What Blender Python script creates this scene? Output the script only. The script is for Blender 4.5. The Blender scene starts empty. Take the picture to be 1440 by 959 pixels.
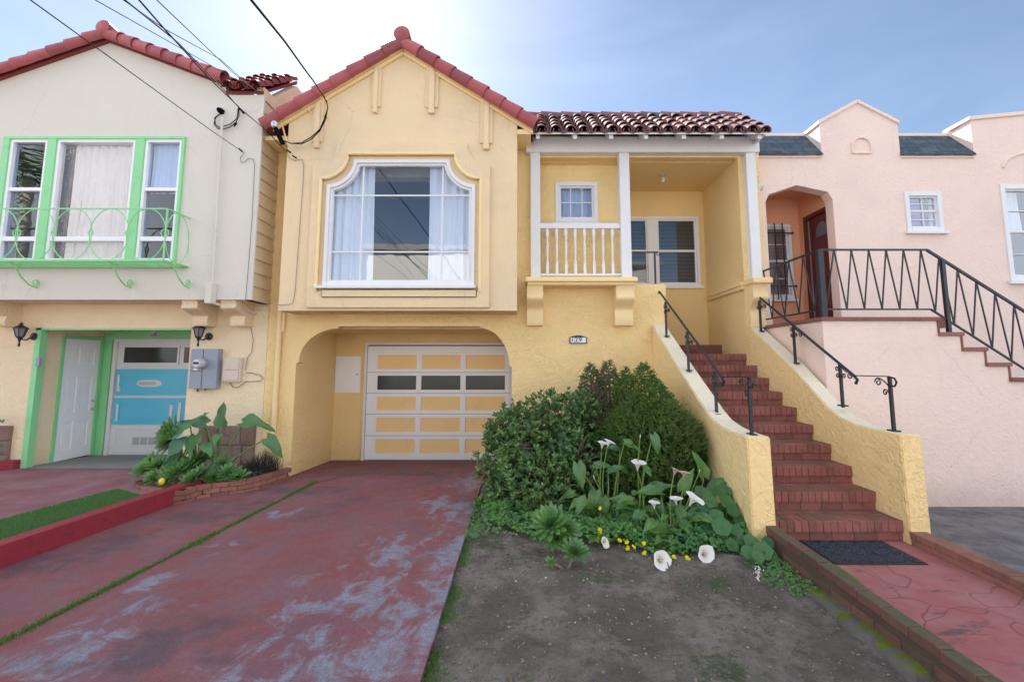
import bpy, bmesh, math, random
from mathutils import Vector, Matrix, noise
from mathutils.geometry import tessellate_polygon
random.seed(7)
C = bpy.context.scene.collection
F, PX, PY, PITCH, H = 650.0, 735.0, 439.0, math.radians(6.25), 1.844
cp, sp = math.cos(PITCH), math.sin(PITCH)

# ---------------------------------------------------------------- measuring helpers (photo pixel + known plane -> point)
def ray(x, y):
    u = (x - PX) / F; v = (PY - y) / F
    return Vector((u, cp - v * sp, sp + v * cp))
CAM = Vector((0, 0, H))
def U(x, y, Y): r = ray(x, y); return CAM + r * (Y / r.y)
def UX(x, y, X): r = ray(x, y); return CAM + r * (X / r.x)
def UZ(x, y, z): r = ray(x, y); return CAM + r * ((z - H) / r.z)
def rect(x0, y0, x1, y1, Y):
    ym = (y0 + y1) / 2
    return U(x0, ym, Y).x, U(x1, ym, Y).x, U(x0, y1, Y).z, U(x0, y0, Y).z   # X0, X1, Z0, Z1

# ---------------------------------------------------------------- object helpers
OFF = {}
def fin(o, parent):
    C.objects.link(o)
    if parent is not None:
        o.parent = parent; OFF[o.name] = OFF[parent.name]
    return o
def thing(name, label, cat, loc=(0, 0, 0), group=None):
    o = bpy.data.objects.new(name, None); o.location = loc; C.objects.link(o)
    o.empty_display_size = .1
    o['label'] = label; o['category'] = cat
    if group: o['group'] = group
    OFF[o.name] = Vector(loc)
    return o
def tag(o, label=None, cat=None, group=None, kind=None):
    if label: o['label'] = label
    if cat: o['category'] = cat
    if group: o['group'] = group
    if kind: o['kind'] = kind
    return o

class MB:
    def __init__(s): s.v = []; s.f = []
    def add(s, vs, fs):
        n = len(s.v); s.v += [tuple(p) for p in vs]; s.f += [tuple(i + n for i in f) for f in fs]; return s
    def box(s, x0, x1, y0, y1, z0, z1, bev=0.0):
        if x0 > x1: x0, x1 = x1, x0
        if y0 > y1: y0, y1 = y1, y0
        if z0 > z1: z0, z1 = z1, z0
        b = min(bev, (x1-x0)*.45, (y1-y0)*.45, (z1-z0)*.45)
        if b <= 0:
            vs = [(x, y, z) for x in (x0, x1) for y in (y0, y1) for z in (z0, z1)]
            return s.add(vs, [(0,1,3,2),(4,6,7,5),(0,4,5,1),(2,3,7,6),(0,2,6,4),(1,5,7,3)])
        bm = bmesh.new(); bmesh.ops.create_cube(bm, size=1)
        for v in bm.verts:
            v.co = Vector(((x0+x1)/2 + v.co.x*(x1-x0), (y0+y1)/2 + v.co.y*(y1-y0), (z0+z1)/2 + v.co.z*(z1-z0)))
        bmesh.ops.bevel(bm, geom=bm.edges[:], offset=b, segments=2, affect='EDGES', profile=.6)
        bm.verts.index_update()
        s.add([v.co.copy() for v in bm.verts], [[v.index for v in f.verts] for f in bm.faces]); bm.free(); return s
    def hexa(s, p):   # 8 points: bottom 4 ccw, top 4 ccw
        return s.add(p, [(3,2,1,0),(4,5,6,7),(0,1,5,4),(1,2,6,5),(2,3,7,6),(3,0,4,7)])
    def poly(s, outer, holes=(), axis='y', a=0.0, b=0.1):
        """2D outline (with holes) extruded from a to b along axis."""
        loops = [list(outer)] + [list(h) for h in holes]
        tris = tessellate_polygon([[Vector((p[0], p[1], 0)) for p in l] for l in loops])
        flat = [p for l in loops for p in l]; n = len(flat)
        def P(p, d):
            if axis == 'y': return (p[0], d, p[1])
            if axis == 'x': return (d, p[0], p[1])
            return (p[0], p[1], d)
        vs = [P(p, a) for p in flat] + [P(p, b) for p in flat]
        fs = [tuple(t) for t in tris] + [tuple(i + n for i in reversed(t)) for t in tris]
        k = 0
        for l in loops:
            m = len(l)
            for i in range(m): fs.append((k+i, k+(i+1)%m, k+(i+1)%m+n, k+i+n))
            k += m
        return s.add(vs, fs)
    def tube(s, pts, r, seg=8, cap=True, sq=False):
        pts = [Vector(p) for p in pts]; n = len(pts); base = len(s.v)
        rs = r if isinstance(r, (list, tuple)) else [r]*n
        up = None
        for i, p in enumerate(pts):
            t = (pts[min(i+1, n-1)] - pts[max(i-1, 0)])
            if t.length < 1e-9: t = Vector((0,0,1))
            t.normalize()
            if up is None:
                up = t.orthogonal().normalized()
                if sq:
                    up = Vector((0,0,1)) if abs(t.z) < .9 else Vector((0,1,0))
                    up = (up - t*up.dot(t)).normalized()
            up = (up - t * up.dot(t)).normalized(); w = t.cross(up)
            for k in range(seg):
                a = 2*math.pi*(k + (.5 if sq else 0))/seg
                s.v.append(tuple(p + (up*math.cos(a) + w*math.sin(a))*rs[i]))
        for i in range(n-1):
            for k in range(seg):
                a = base+i*seg+k; b = base+i*seg+(k+1)%seg
                s.f.append((a, b, b+seg, a+seg))
        if cap:
            s.f.append(tuple(base+k for k in range(seg))[::-1]); s.f.append(tuple(base+(n-1)*seg+k for k in range(seg)))
        return s
    def bar(s, a, b, w):  return s.tube([a, b], w*.7071, 4, sq=True)
    def lathe(s, prof, c, seg=16, axis='z'):
        c = Vector(c); base = len(s.v); n = len(prof)
        for (r, h) in prof:
            for k in range(seg):
                a = 2*math.pi*k/seg
                if axis == 'z': q = Vector((r*math.cos(a), r*math.sin(a), h))
                elif axis == 'y': q = Vector((r*math.cos(a), h, r*math.sin(a)))
                else: q = Vector((h, r*math.cos(a), r*math.sin(a)))
                s.v.append(tuple(c+q))
        for i in range(n-1):
            for k in range(seg):
                a = base+i*seg+k; b = base+i*seg+(k+1)%seg
                s.f.append((a, b, b+seg, a+seg))
        s.f.append(tuple(base+k for k in range(seg))[::-1]); s.f.append(tuple(base+(n-1)*seg+k for k in range(seg)))
        return s
    def build(s, name, mat, parent=None, smooth=False, bevel=0.0, label=None, cat=None, group=None, kind=None, angle=40, recalc=True, loc=None):
        off = OFF[parent.name] if parent is not None else None
        if off is None:
            if loc is not None: off = Vector(loc)
            elif kind or not s.v: off = Vector((0,0,0))
            else:
                xs = [p[0] for p in s.v]; ys = [p[1] for p in s.v]; zs = [p[2] for p in s.v]
                off = Vector(((min(xs)+max(xs))/2, (min(ys)+max(ys))/2, min(zs)))
        me = bpy.data.meshes.new(name)
        me.from_pydata([(p[0]-off.x, p[1]-off.y, p[2]-off.z) for p in s.v], [], s.f)
        if recalc or bevel:
            bm = bmesh.new(); bm.from_mesh(me)
            if recalc: bmesh.ops.recalc_face_normals(bm, faces=bm.faces)
            if bevel:
                es = [e for e in bm.edges if len(e.link_faces) == 2 and e.calc_face_angle(0) > math.radians(35)]
                if es: bmesh.ops.bevel(bm, geom=es, offset=bevel, segments=2, affect='EDGES', clamp_overlap=True)
            bm.to_mesh(me); bm.free()
        me.materials.append(mat)
        if smooth:
            for p in me.polygons: p.use_smooth = True
            try: me.set_sharp_from_angle(angle=math.radians(angle))
            except Exception: pass
        me.update()
        o = bpy.data.objects.new(name, me)
        if parent is None: o.location = off; OFF[o.name] = off
        fin(o, parent)
        if parent is None: OFF[o.name] = off
        return tag(o, label, cat, group, kind)

# ---------------------------------------------------------------- materials
class NT:
    def __init__(s, name):
        s.m = bpy.data.materials.new(name); s.m.use_nodes = True
        s.t = s.m.node_tree; s.n = s.t.nodes; s.l = s.t.links
        s.p = s.n['Principled BSDF']; s.out = s.n['Material Output']
        g = s.n.new('ShaderNodeNewGeometry'); s.pos = g.outputs['Position']; s.nor = g.outputs['Normal']; s.isl = g.outputs['Random Per Island']
    def put(s, sock, val):
        if isinstance(val, bpy.types.NodeSocket): s.l.new(val, sock)
        elif val is not None:
            if hasattr(sock, 'default_value'):
                try: sock.default_value = val
                except Exception: sock.default_value = (*val, 1.0)
    def noise(s, scale, detail=4, rough=.55, dist=0, vec=None, col=False):
        n = s.n.new('ShaderNodeTexNoise'); s.put(n.inputs['Vector'], vec or s.pos)
        n.inputs['Scale'].default_value = scale; n.inputs['Detail'].default_value = detail
        n.inputs['Roughness'].default_value = rough; n.inputs['Distortion'].default_value = dist
        return n.outputs['Color' if col else 'Fac']
    def vor(s, scale, feat='F1', vec=None, out='Distance'):
        n = s.n.new('ShaderNodeTexVoronoi'); n.feature = feat; s.put(n.inputs['Vector'], vec or s.pos); n.inputs['Scale'].default_value = scale
        return n.outputs[out]
    def map(s, scale=(1,1,1), loc=(0,0,0), rot=(0,0,0), vec=None):
        n = s.n.new('ShaderNodeMapping'); s.put(n.inputs['Vector'], vec or s.pos)
        n.inputs['Scale'].default_value = scale; n.inputs['Location'].default_value = loc; n.inputs['Rotation'].default_value = rot
        return n.outputs[0]
    def math(s, op, a, b=None, c=None, clamp=False):
        n = s.n.new('ShaderNodeMath'); n.operation = op; n.use_clamp = clamp
        for i, v in enumerate((a, b, c)):
            if v is not None: s.put(n.inputs[i], v)
        return n.outputs[0]
    def ramp(s, fac, lo, hi, a=0.0, b=1.0, smooth=True):
        n = s.n.new('ShaderNodeMapRange'); n.interpolation_type = 'SMOOTHSTEP' if smooth else 'LINEAR'
        s.put(n.inputs[0], fac); n.inputs[1].default_value = lo; n.inputs[2].default_value = hi
        n.inputs[3].default_value = a; n.inputs[4].default_value = b
        return n.outputs[0]
    def mix(s, f, a, b, mode='MIX'):
        n = s.n.new('ShaderNodeMix'); n.data_type = 'RGBA'; n.blend_type = mode
        s.put(n.inputs[0], f)
        s.put(n.inputs[6], (*a, 1) if isinstance(a, tuple) else a); s.put(n.inputs[7], (*b, 1) if isinstance(b, tuple) else b)
        return n.outputs[2]
    def sep(s, v=None):
        n = s.n.new('ShaderNodeSeparateXYZ'); s.put(n.inputs[0], v or s.pos); return n.outputs
    def comb(s, x, y, z):
        n = s.n.new('ShaderNodeCombineXYZ'); s.put(n.inputs[0], x); s.put(n.inputs[1], y); s.put(n.inputs[2], z); return n.outputs[0]
    def bump(s, h, strength=.4, dist=.01, prev=None):
        n = s.n.new('ShaderNodeBump'); n.inputs['Strength'].default_value = strength; n.inputs['Distance'].default_value = dist
        s.put(n.inputs['Height'], h)
        if prev is not None: s.l.new(prev, n.inputs['Normal'])
        return n.outputs[0]
    def blob(s, cx, cy, rx, ry, rot=0):
        """soft-edged irregular patch on the ground round (cx, cy)"""
        v = s.map((1,1,0), (-cx, -cy, 0)); v = s.map((1,1,1), (0,0,0), (0,0,-rot), v); v = s.map((1/rx, 1/ry, 0), vec=v)
        n = s.n.new('ShaderNodeVectorMath'); n.operation = 'LENGTH'; s.l.new(v, n.inputs[0])
        return s.ramp(n.outputs['Value'], .0, 1.75, 1, 0)
    def done(s, col=None, rough=None, normal=None, spec=None, metal=None):
        if col is not None: s.put(s.p.inputs['Base Color'], (*col, 1) if isinstance(col, tuple) else col)
        if rough is not None: s.put(s.p.inputs['Roughness'], rough)
        if normal is not None: s.l.new(normal, s.p.inputs['Normal'])
        if spec is not None: s.p.inputs['Specular IOR Level'].default_value = spec
        if metal is not None: s.p.inputs['Metallic'].default_value = metal
        return s.m

def stucco(name, col, trowel=.5, fine=.35, dirt=.25, dark=None, tscale=1.0):
    t = NT(name)
    big = t.noise(.9, 5, .6); mid = t.noise(5, 6, .65)
    d = dark or tuple(c*.62 for c in col)
    c = t.mix(t.math('MULTIPLY', t.ramp(big, .45, .75), dirt), col, d)
    c = t.mix(t.math('MULTIPLY', t.ramp(mid, .55, .8), dirt*.7), c, tuple(min(1, x*1.18) for x in col))
    # vertical rain streaks
    st = t.noise(1.0, 4, .6, vec=t.map((9, 9, .7)))
    c = t.mix(t.math('MULTIPLY', t.ramp(st, .58, .8), dirt*.55), c, d)
    # fine grey mottling and hairline marks
    c = t.mix(t.math('MULTIPLY', t.ramp(t.noise(22, 6, .75), .54, .72), dirt*.8), c, d)
    cr = t.ramp(t.vor(.55, 'DISTANCE_TO_EDGE', t.mix(.25, t.pos, t.noise(3, 5, .7, col=True), 'ADD')), .0, .004, 1, 0)
    c = t.mix(t.math('MULTIPLY', t.math('MULTIPLY', cr, t.ramp(t.noise(.8, 2), .5, .6)), dirt), c, tuple(x*.45 for x in col))
    # grime near the ground
    low = t.ramp(t.math('ADD', t.sep()[2], t.math('MULTIPLY', mid, .5)), .25, .75, 1, 0)
    c = t.mix(t.math('MULTIPLY', low, dirt*1.3), c, tuple(x*.5 for x in col))
    w = t.noise(7.5*tscale, 2.5, .5, 1.6); ridge = t.math('ABSOLUTE', t.math('SUBTRACT', w, .5))
    ridge = t.ramp(ridge, 0, .06, 1, 0)
    w2 = t.noise(9*tscale, 3, .5, 1.4); 
    patch = t.ramp(t.noise(1.7, 2), .35, .6)
    h = t.math('ADD', t.math('MULTIPLY', t.math('MULTIPLY', ridge, patch), .36), t.math('MULTIPLY', w2, .9))
    b = t.bump(h, trowel, .032)
    b = t.bump(t.noise(120, 4, .7), fine, .004, b)
    b = t.bump(t.noise(28, 4, .6), fine, .006, b)
    return t.done(c, .92, b, .25)
def paint(name, col, rough=.45, dirt=.2, bump=.1, sc=6):
    t = NT(name)
    n = t.noise(sc, 5, .65); c = t.mix(t.math('MULTIPLY', t.ramp(n, .5, .8), dirt), col, tuple(x*.55 for x in col))
    c = t.mix(t.math('MULTIPLY', t.ramp(t.noise(45, 3, .7), .62, .8), dirt*.8), c, tuple(x*.7 for x in col))
    return t.done(c, t.ramp(n, .3, .8, rough*.8, rough*1.3), t.bump(t.noise(60, 3), bump, .003), .4)
def plain(name, col, rough=.5, metal=0, spec=.5):
    t = NT(name); n = t.noise(25, 3)
    return t.done(t.mix(t.math('MULTIPLY', n, .25), col, tuple(x*.7 for x in col)), rough, None, spec, metal)
def glass(name, refl=.3, tint=(.75,.8,.85), rough=.0, crinkle=0, glint=False):
    t = NT(name); t.n.remove(t.p)
    tr = t.n.new('ShaderNodeBsdfTransparent'); tr.inputs[0].default_value = (*tint, 1)
    gl = t.n.new('ShaderNodeBsdfGlossy'); gl.inputs['Roughness'].default_value = rough; gl.inputs[0].default_value = (.95,.97,1,1)
    lw = t.n.new('ShaderNodeFresnel'); lw.inputs[0].default_value = 1.5
    fac = t.math('ADD', t.math('MULTIPLY', lw.outputs[0], 1.0), refl-.04, clamp=True)
    if glint: fac = t.math('ADD', fac, t.math('MULTIPLY', t.ramp(t.noise(26, 4, .7, 2.5), .54, .66), .4), clamp=True)
    h = t.noise(1.6, 2)
    bf = t.n.new('ShaderNodeNewGeometry').outputs['Backfacing']; fac = t.math('MULTIPLY', fac, t.math('SUBTRACT', 1.0, bf))
    nb = t.bump(h, .15 , .01)
    if crinkle:
        nb = t.bump(t.noise(14, 5, .7, 1.5), crinkle, .01, nb)
    t.l.new(nb, gl.inputs['Normal'])
    mx = t.n.new('ShaderNodeMixShader'); t.l.new(fac, mx.inputs[0]); t.l.new(tr.outputs[0], mx.inputs[1]); t.l.new(gl.outputs[0], mx.inputs[2])
    t.l.new(mx.outputs[0], t.out.inputs[0]); return t.m
def leafmat(name, a, b, c3=None, rough=.45, trans=.25, spec=.4, dead=None, deadamt=.0):
    t = NT(name)
    c = t.mix(t.isl, a, b)
    if c3: c = t.mix(t.ramp(t.noise(3.5, 3), .45, .7), c, c3)
    if dead: c = t.mix(t.ramp(t.math('FRACT', t.math('MULTIPLY', t.isl, 37.7)), 1-deadamt, 1-deadamt+.01), c, dead)
    t.done(c, rough, None, spec)
    tl = t.n.new('ShaderNodeBsdfTranslucent'); t.put(tl.inputs[0], t.mix(.5, c, (.25,.45,.05), 'MIX'))
    mx = t.n.new('ShaderNodeMixShader'); mx.inputs[0].default_value = trans
    t.l.new(t.p.outputs[0], mx.inputs[1]); t.l.new(tl.outputs[0], mx.inputs[2]); t.l.new(mx.outputs[0], t.out.inputs[0])
    return t.m
def tilemat(name, a, b, c3, rough=.45, lich=.3, spec=.4):
    t = NT(name)
    c = t.mix(t.isl, a, b)
    c = t.mix(t.ramp(t.math('FRACT', t.math('MULTIPLY', t.isl, 13.3)), .6, .95), c, c3)
    c = t.mix(t.math('MULTIPLY', t.ramp(t.noise(9, 5, .7), .52, .75), lich), c, (.22,.205,.175))
    c = t.mix(t.math('MULTIPLY', t.ramp(t.noise(4, 4, .7), .55, .8), .5), c, (.05,.03,.03))
    return t.done(c, t.ramp(t.noise(15, 3), .3, .7, rough*.7, rough*1.3), t.bump(t.noise(40, 4), .25, .004), spec)
def brickmat(name, cols, moss=.0, rough=.85, painted=None):
    t = NT(name)
    c = t.mix(t.isl, cols[0], cols[1])
    c = t.mix(t.ramp(t.math('FRACT', t.math('MULTIPLY', t.isl, 17.1)), .55, .9), c, cols[2])
    n = t.noise(14, 5, .7)
    c = t.mix(t.math('MULTIPLY', t.ramp(n, .5, .75), .6), c, tuple(x*.4 for x in cols[0]))
    c = t.mix(t.math('MULTIPLY', t.ramp(t.noise(3, 4, .7), .55, .75), .5), c, (.06,.055,.05))
    if moss:
        up = t.ramp(t.sep(t.nor)[2], .5, .9)
        mm = t.math('MULTIPLY', t.ramp(t.noise(5, 6, .75), .34, .58), t.math('MULTIPLY', t.math('ADD', up, .32), moss), clamp=True)
        c = t.mix(mm, c, t.mix(t.noise(30, 3), (.045,.05,.022), (.14,.13,.08)))
    return t.done(c, rough, t.bump(t.noise(55, 5, .7), .5, .006), .3)
# ---------------------------------------------------------------- the materials
Y_COL = (.87, .645, .315)
M_yel = stucco('yellow_stucco', Y_COL, .42, .3, .14, (.66, .50, .30))
M_yelr = stucco('yellow_stucco_rough', Y_COL, .62, .3, .15, (.64, .49, .30), 1.0)
M_yelbay = stucco('skylit_yellow_stucco', (.78, .61, .38), .2, .3, .38, (.56, .47, .36))  # same yellow paint, dirtier, with the paler sky light put into the colour
M_ytrim = paint('yellow_trim_paint', (.88, .67, .36), .6, .2, .2)
M_walltop = stucco('skylit_wall_top', (.74, .66, .50), .2, .35, .5, (.50, .46, .38))  # dirty, paler top faces, with sky light put into the colour
M_white = paint('white_trim_paint', (.74, .74, .76), .4, .16)
M_white2 = paint('white_vinyl', (.85, .85, .88), .35, .05)
M_grey = stucco('warm_grey_stucco', (.68, .64, .57), .12, .3, .25, (.58, .53, .45))
M_cream = stucco('cream_stucco', (.84, .69, .47), .5, .3, .25, (.64, .50, .35))
M_sid = paint('tan_clapboard', (.66, .52, .35), .6, .3)
M_pink = stucco('pink_stucco', (.84, .66, .58), .3, .35, .32, (.64, .50, .45))
M_salmon = stucco('salmon_stucco', (.80, .42, .26), .25, .25, .2)
M_green = paint('green_paint', (.27, .66, .31), .4, .25)
M_greeni = paint('green_wrought_iron', (.28, .66, .30), .4, .3)
M_iron = paint('black_wrought_iron', (.025, .027, .035), .42, .3)
M_blue = paint('blue_door_paint', (.13, .56, .78), .35, .15)
M_red = paint('dark_red_wood', (.12, .022, .018), .35, .4)
M_room = plain('room_wall', (.10, .10, .11), .95)
M_blk = plain('black_rubber', (.02, .02, .022), .6)
M_bluegrey = plain('meter_box_steel', (.30, .33, .40), .5)
M_steel = plain('galvanised_steel', (.55, .57, .6), .35, .6)
M_beige = paint('beige_plastic', (.66, .56, .46), .5, .15)
M_glassw = glass('window_glass', .18, (.93,.96,1.0))
M_glassd = glass('old_window_glass', .09, (.8,.86,.95))
M_glassf = glass('crinkled_film_glass', .08, (.95,.94,.94), .03, .9, glint=True)
M_glassg = glass('garage_glass', .03, (.12,.12,.16), .10)
M_tile = tilemat('red_clay_tile', (.34,.07,.075), (.40,.10,.105), (.27,.06,.07), .5, .2)
M_tile2 = tilemat('weathered_clay_tile', (.20,.095,.095), (.25,.135,.125), (.15,.10,.125), .75, .45, .08)
M_tile3 = tilemat('dark_red_clay_tile', (.20,.045,.045), (.25,.06,.06), (.15,.04,.04), .7, .2, .1)  # darker red for the roof fields, keeps them from blowing out in sun
M_brickst = brickmat('red_painted_brick', ((.29,.10,.088), (.33,.125,.11), (.23,.085,.072)), .45, .75)
M_kerb = brickmat('mossy_brick', ((.17,.065,.055), (.23,.095,.075), (.11,.055,.048)), 1.25, .9)
M_tread = brickmat('brown_painted_tread', ((.27,.11,.095), (.31,.14,.12), (.22,.09,.08)), .1, .7)
M_kerb2 = brickmat('pale_red_brick', ((.30,.11,.09), (.36,.16,.12), (.24,.10,.08)), .35, .85)
M_redkerb = brickmat('bright_red_painted_kerb', ((.30,.03,.05), (.34,.042,.06), (.26,.03,.048)), .0, .5)
def cloth(name, col, tr=.4):
    t = NT(name); w = t.noise(1, 3, .5, vec=t.map((30, 30, 1.2)))
    t.done(t.mix(t.math('MULTIPLY', t.ramp(w,.3,.7), .25), col, tuple(x*.8 for x in col)), .9, None, .1)
    tl = t.n.new('ShaderNodeBsdfTranslucent'); tl.inputs[0].default_value = (*col, 1)
    mx = t.n.new('ShaderNodeMixShader'); mx.inputs[0].default_value = tr
    t.l.new(t.p.outputs[0], mx.inputs[1]); t.l.new(tl.outputs[0], mx.inputs[2]); t.l.new(mx.outputs[0], t.out.inputs[0]); return t.m
M_curt = cloth('white_sheer_curtain', (.93,.93,.94), .06)
M_lace = cloth('lace_curtain', (.97,.93,.90), .08)

# asphalt shingle
t = NT('blue_grey_shingle')
bt = t.n.new('ShaderNodeTexBrick'); bt.inputs['Scale'].default_value = 1
p = t.sep(); t.put(bt.inputs['Vector'], t.comb(p[0], t.math('MULTIPLY', p[2], 1.2), 0))
bt.inputs['Brick Width'].default_value = .34; bt.inputs['Row Height'].default_value = .15; bt.inputs['Mortar Size'].default_value = .006
bt.inputs['Color1'].default_value = (.055,.085,.115,1); bt.inputs['Color2'].default_value = (.10,.14,.17,1); bt.inputs['Mortar'].default_value = (.015,.02,.03,1)
cc = t.mix(t.ramp(t.noise(8,5,.7), .5, .75), bt.outputs['Color'], (.17,.20,.21))
cc = t.mix(t.math('MULTIPLY', t.noise(150, 2), .5), cc, (.03,.04,.05))
M_shing = t.done(cc, .9, t.bump(t.math('ADD', bt.outputs['Fac'], t.noise(200, 2)), .5, .006), .2)

# red concrete of the driveway, worn through to blue grey, with tyre stains
t = NT('red_stained_concrete')
n1 = t.noise(2.2, 7, .68); n2 = t.noise(9, 7, .72); streak = t.noise(1, 6, .7, vec=t.map((5, 1.6, 1)))
c = t.mix(t.ramp(n1, .35, .68), (.235, .073, .075), (.225, .115, .13))
c = t.mix(t.math('MULTIPLY', t.ramp(t.noise(1.1, 5, .6), .45, .65), .6), c, (.165, .072, .095))
def wear(spots):
    tot = None
    for s_ in spots:
        b = t.blob(*s_); tot = b if tot is None else t.math('MAXIMUM', tot, b)
    return tot
def gp(x, y): q = UZ(x, y, .08); return q.x, q.y
wsp = []
for (x, y, rx, ry, rot) in [(640,712,.42,.62,.15), (655,680,.25,.5,.1), (625,800,.2,.7,0), (610,870,.2,.7,0), (560,775,.32,.55,-.5), (480,850,.35,.5,-.6), (430,900,.30,.4,-.5), (500,940,.8,.3,0), (400,720,.2,.3,-.4),
                            (560,880,.32,.5,0), (640,770,.2,.5,0), (180,860,.22,.35,-1), (130,900,.28,.25,-1), (60,935,.45,.16,0), (215,818,.16,.2,0), (250,690,.4,.2,.2),
                            (90,930,.3,.22,-.8), (310,765,.2,.14,0)]:
    gx, gy = gp(x, y); wsp.append((gx, gy, rx, ry, rot))
w = wear(wsp)
n4 = t.noise(3.2, 9, .72, 1.0)
wv_ = t.math('ADD', t.math('MULTIPLY', w, .46), t.math('ADD', t.math('MULTIPLY', t.math('SUBTRACT', n4, .5), 1.9), t.math('MULTIPLY', t.math('SUBTRACT', streak, .5), 1.1)))
wm = t.ramp(wv_, .22, .56)
c = t.mix(t.math('MULTIPLY', wm, t.ramp(t.noise(70, 4, .8), .3, .62, .35, .95)), c, t.mix(t.noise(20, 4), (.19,.225,.29), (.29,.335,.41)))
dsp = []
for (x, y, rx, ry, rot) in [(490,705,.22,.7,-.5), (280,725,.5,.5,.3), (150,765,.35,.7,.1), (60,790,.35,.4,0), (270,885,.35,.22,0), (380,690,.9,.25,0), (200,925,.5,.2,0), (560,665,1.2,.2,0),(330,705,.6,.25,0)]:
    gx, gy = gp(x, y); dsp.append((gx, gy, rx, ry, rot))
dk = t.ramp(t.math('ADD', t.math('MULTIPLY', wear(dsp), .4), t.math('ADD', t.math('MULTIPLY', t.math('SUBTRACT', t.noise(2.6, 8, .7, .8), .5), 1.5), t.math('MULTIPLY', t.math('SUBTRACT', t.noise(1, 6, .7, vec=t.map((1.6, 6, 1))), .5), .9))), .1, .5)
c = t.mix(t.math('MULTIPLY', dk, .66), c, (.075,.06,.075))
c = t.mix(t.ramp(t.noise(110, 3, .8), .58, .72), c, (.06,.045,.05))
c = t.mix(t.math('MULTIPLY', t.ramp(t.noise(90, 3, .8), .58, .68), .6), c, (.34,.28,.31))
c = t.mix(t.math('MULTIPLY', t.ramp(t.noise(34, 6, .8), .52, .62), .35), c, (.13,.07,.085))
spk = t.ramp(t.vor(2.3), .0, .035, 1, 0)
c = t.mix(t.math('MULTIPLY', spk, .7), c, (.04,.02,.02))
M_drive = t.done(c, t.ramp(n2, .3, .7, .62, .9), t.bump(t.noise(140, 5, .75), .45, .004, t.bump(n2, .25, .01)), .35)

t = NT('red_paving')
n1 = t.noise(2, 6, .65)
c = t.mix(t.ramp(n1, .35, .7), (.24,.09,.105), (.29,.16,.18))
c = t.mix(t.math('MULTIPLY', t.ramp(t.noise(1, 6, .7, vec=t.map((1, 6, 1))), .5, .7), .5), c, (.13,.09,.12))
M_left = t.done(c, .75, t.bump(t.noise(120, 4, .7), .4, .004), .3)
t = NT('grey_concrete')
c = t.mix(t.noise(3, 6, .7), (.20,.20,.19), (.33,.32,.31)); c = t.mix(t.ramp(t.noise(140, 3), .58, .8), c, (.12,.12,.12))
M_conc = t.done(c, .9, t.bump(t.noise(130, 4), .4, .004), .3)
t = NT('asphalt')
c = t.mix(t.ramp(t.noise(3, 8, .75), .35, .65), (.085,.08,.085), (.19,.18,.18)); c = t.mix(t.ramp(t.noise(260, 2), .6, .7), c, (.26,.25,.25))
c = t.mix(t.math('MULTIPLY', t.ramp(t.noise(1, 5, vec=t.map((1, 4, 1))), .55, .7), .5), c, (.16,.16,.17))
M_asph = t.done(c, .9, t.bump(t.noise(260, 3), .6, .004), .3)
t = NT('stamped_red_path')
n1 = t.noise(3, 6, .7)
c = t.mix(t.ramp(n1, .35, .7), (.32,.10,.095), (.35,.155,.15))
wv = t.noise(1.3, 2, .5, vec=t.pos, col=True)
vv = t.n.new('ShaderNodeMix'); vv.data_type = 'RGBA'; vv.blend_type = 'ADD'; vv.inputs[0].default_value = .9; t.l.new(t.pos, vv.inputs[6]); t.l.new(wv, vv.inputs[7])
ed = t.vor(1.5, 'DISTANCE_TO_EDGE', vv.outputs[2])
gr = t.ramp(ed, .002, .012, 1, 0)
c = t.mix(t.math('MULTIPLY', t.ramp(t.noise(1, 6, .75, vec=t.map((2.2, 6, 1), rot=(0,0,.5))), .56, .66), .8), c, (.075,.06,.07))
c = t.mix(t.math('MULTIPLY', gr, .5), c, (.10,.045,.05))
M_path = t.done(c, .72, t.bump(t.math('SUBTRACT', t.math('MULTIPLY', t.noise(120, 4), .3), gr), .5, .006), .35)
t = NT('garden_soil')
n1 = t.noise(2.3, 7, .68); n2 = t.noise(11, 7, .75); n3 = t.noise(60, 5, .8)
c = t.mix(t.ramp(n1, .40, .62), (.20,.172,.148), (.35,.305,.265))
c = t.mix(t.math('MULTIPLY', t.ramp(n2, .45, .68), .6), c, (.11,.098,.083))
c = t.mix(t.ramp(t.math('ADD', t.math('MULTIPLY', t.noise(1.4, 5, .6), .7), t.math('MULTIPLY', n2, .3)), .53, .63), c, (.115,.135,.075))
c = t.mix(t.math('MULTIPLY', t.ramp(n3, .55, .72), .5), c, (.33,.29,.26))
c = t.mix(t.math('MULTIPLY', t.ramp(n3, .45, .3), .6), c, (.02,.017,.016))
M_soil = t.done(c, .95, t.bump(n3, 1.0, .02, t.bump(n2, 1.0, .045)), .15)
t = NT('mossy_stone')
c = t.mix(t.noise(20, 5), (.09,.085,.08), (.18,.165,.15))
c = t.mix(t.ramp(t.math('MULTIPLY', t.ramp(t.sep(t.nor)[2], .3, .8), t.noise(6, 5, .7)), .44, .56), c, t.mix(t.noise(50, 3), (.07,.10,.012), (.19,.22,.02)))
M_moss = t.done(c, .95, t.bump(t.noise(70, 5, .8), .9, .01), .2)
t = NT('stone_veneer')
c = t.mix(t.isl, (.24,.14,.11), (.30,.22,.19)); c = t.mix(t.ramp(t.noise(6, 5, .7), .4, .7), c, (.18,.12,.10))
M_stone = t.done(c, .9, t.bump(t.noise(25, 5, .7), .8, .012), .3)

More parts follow.
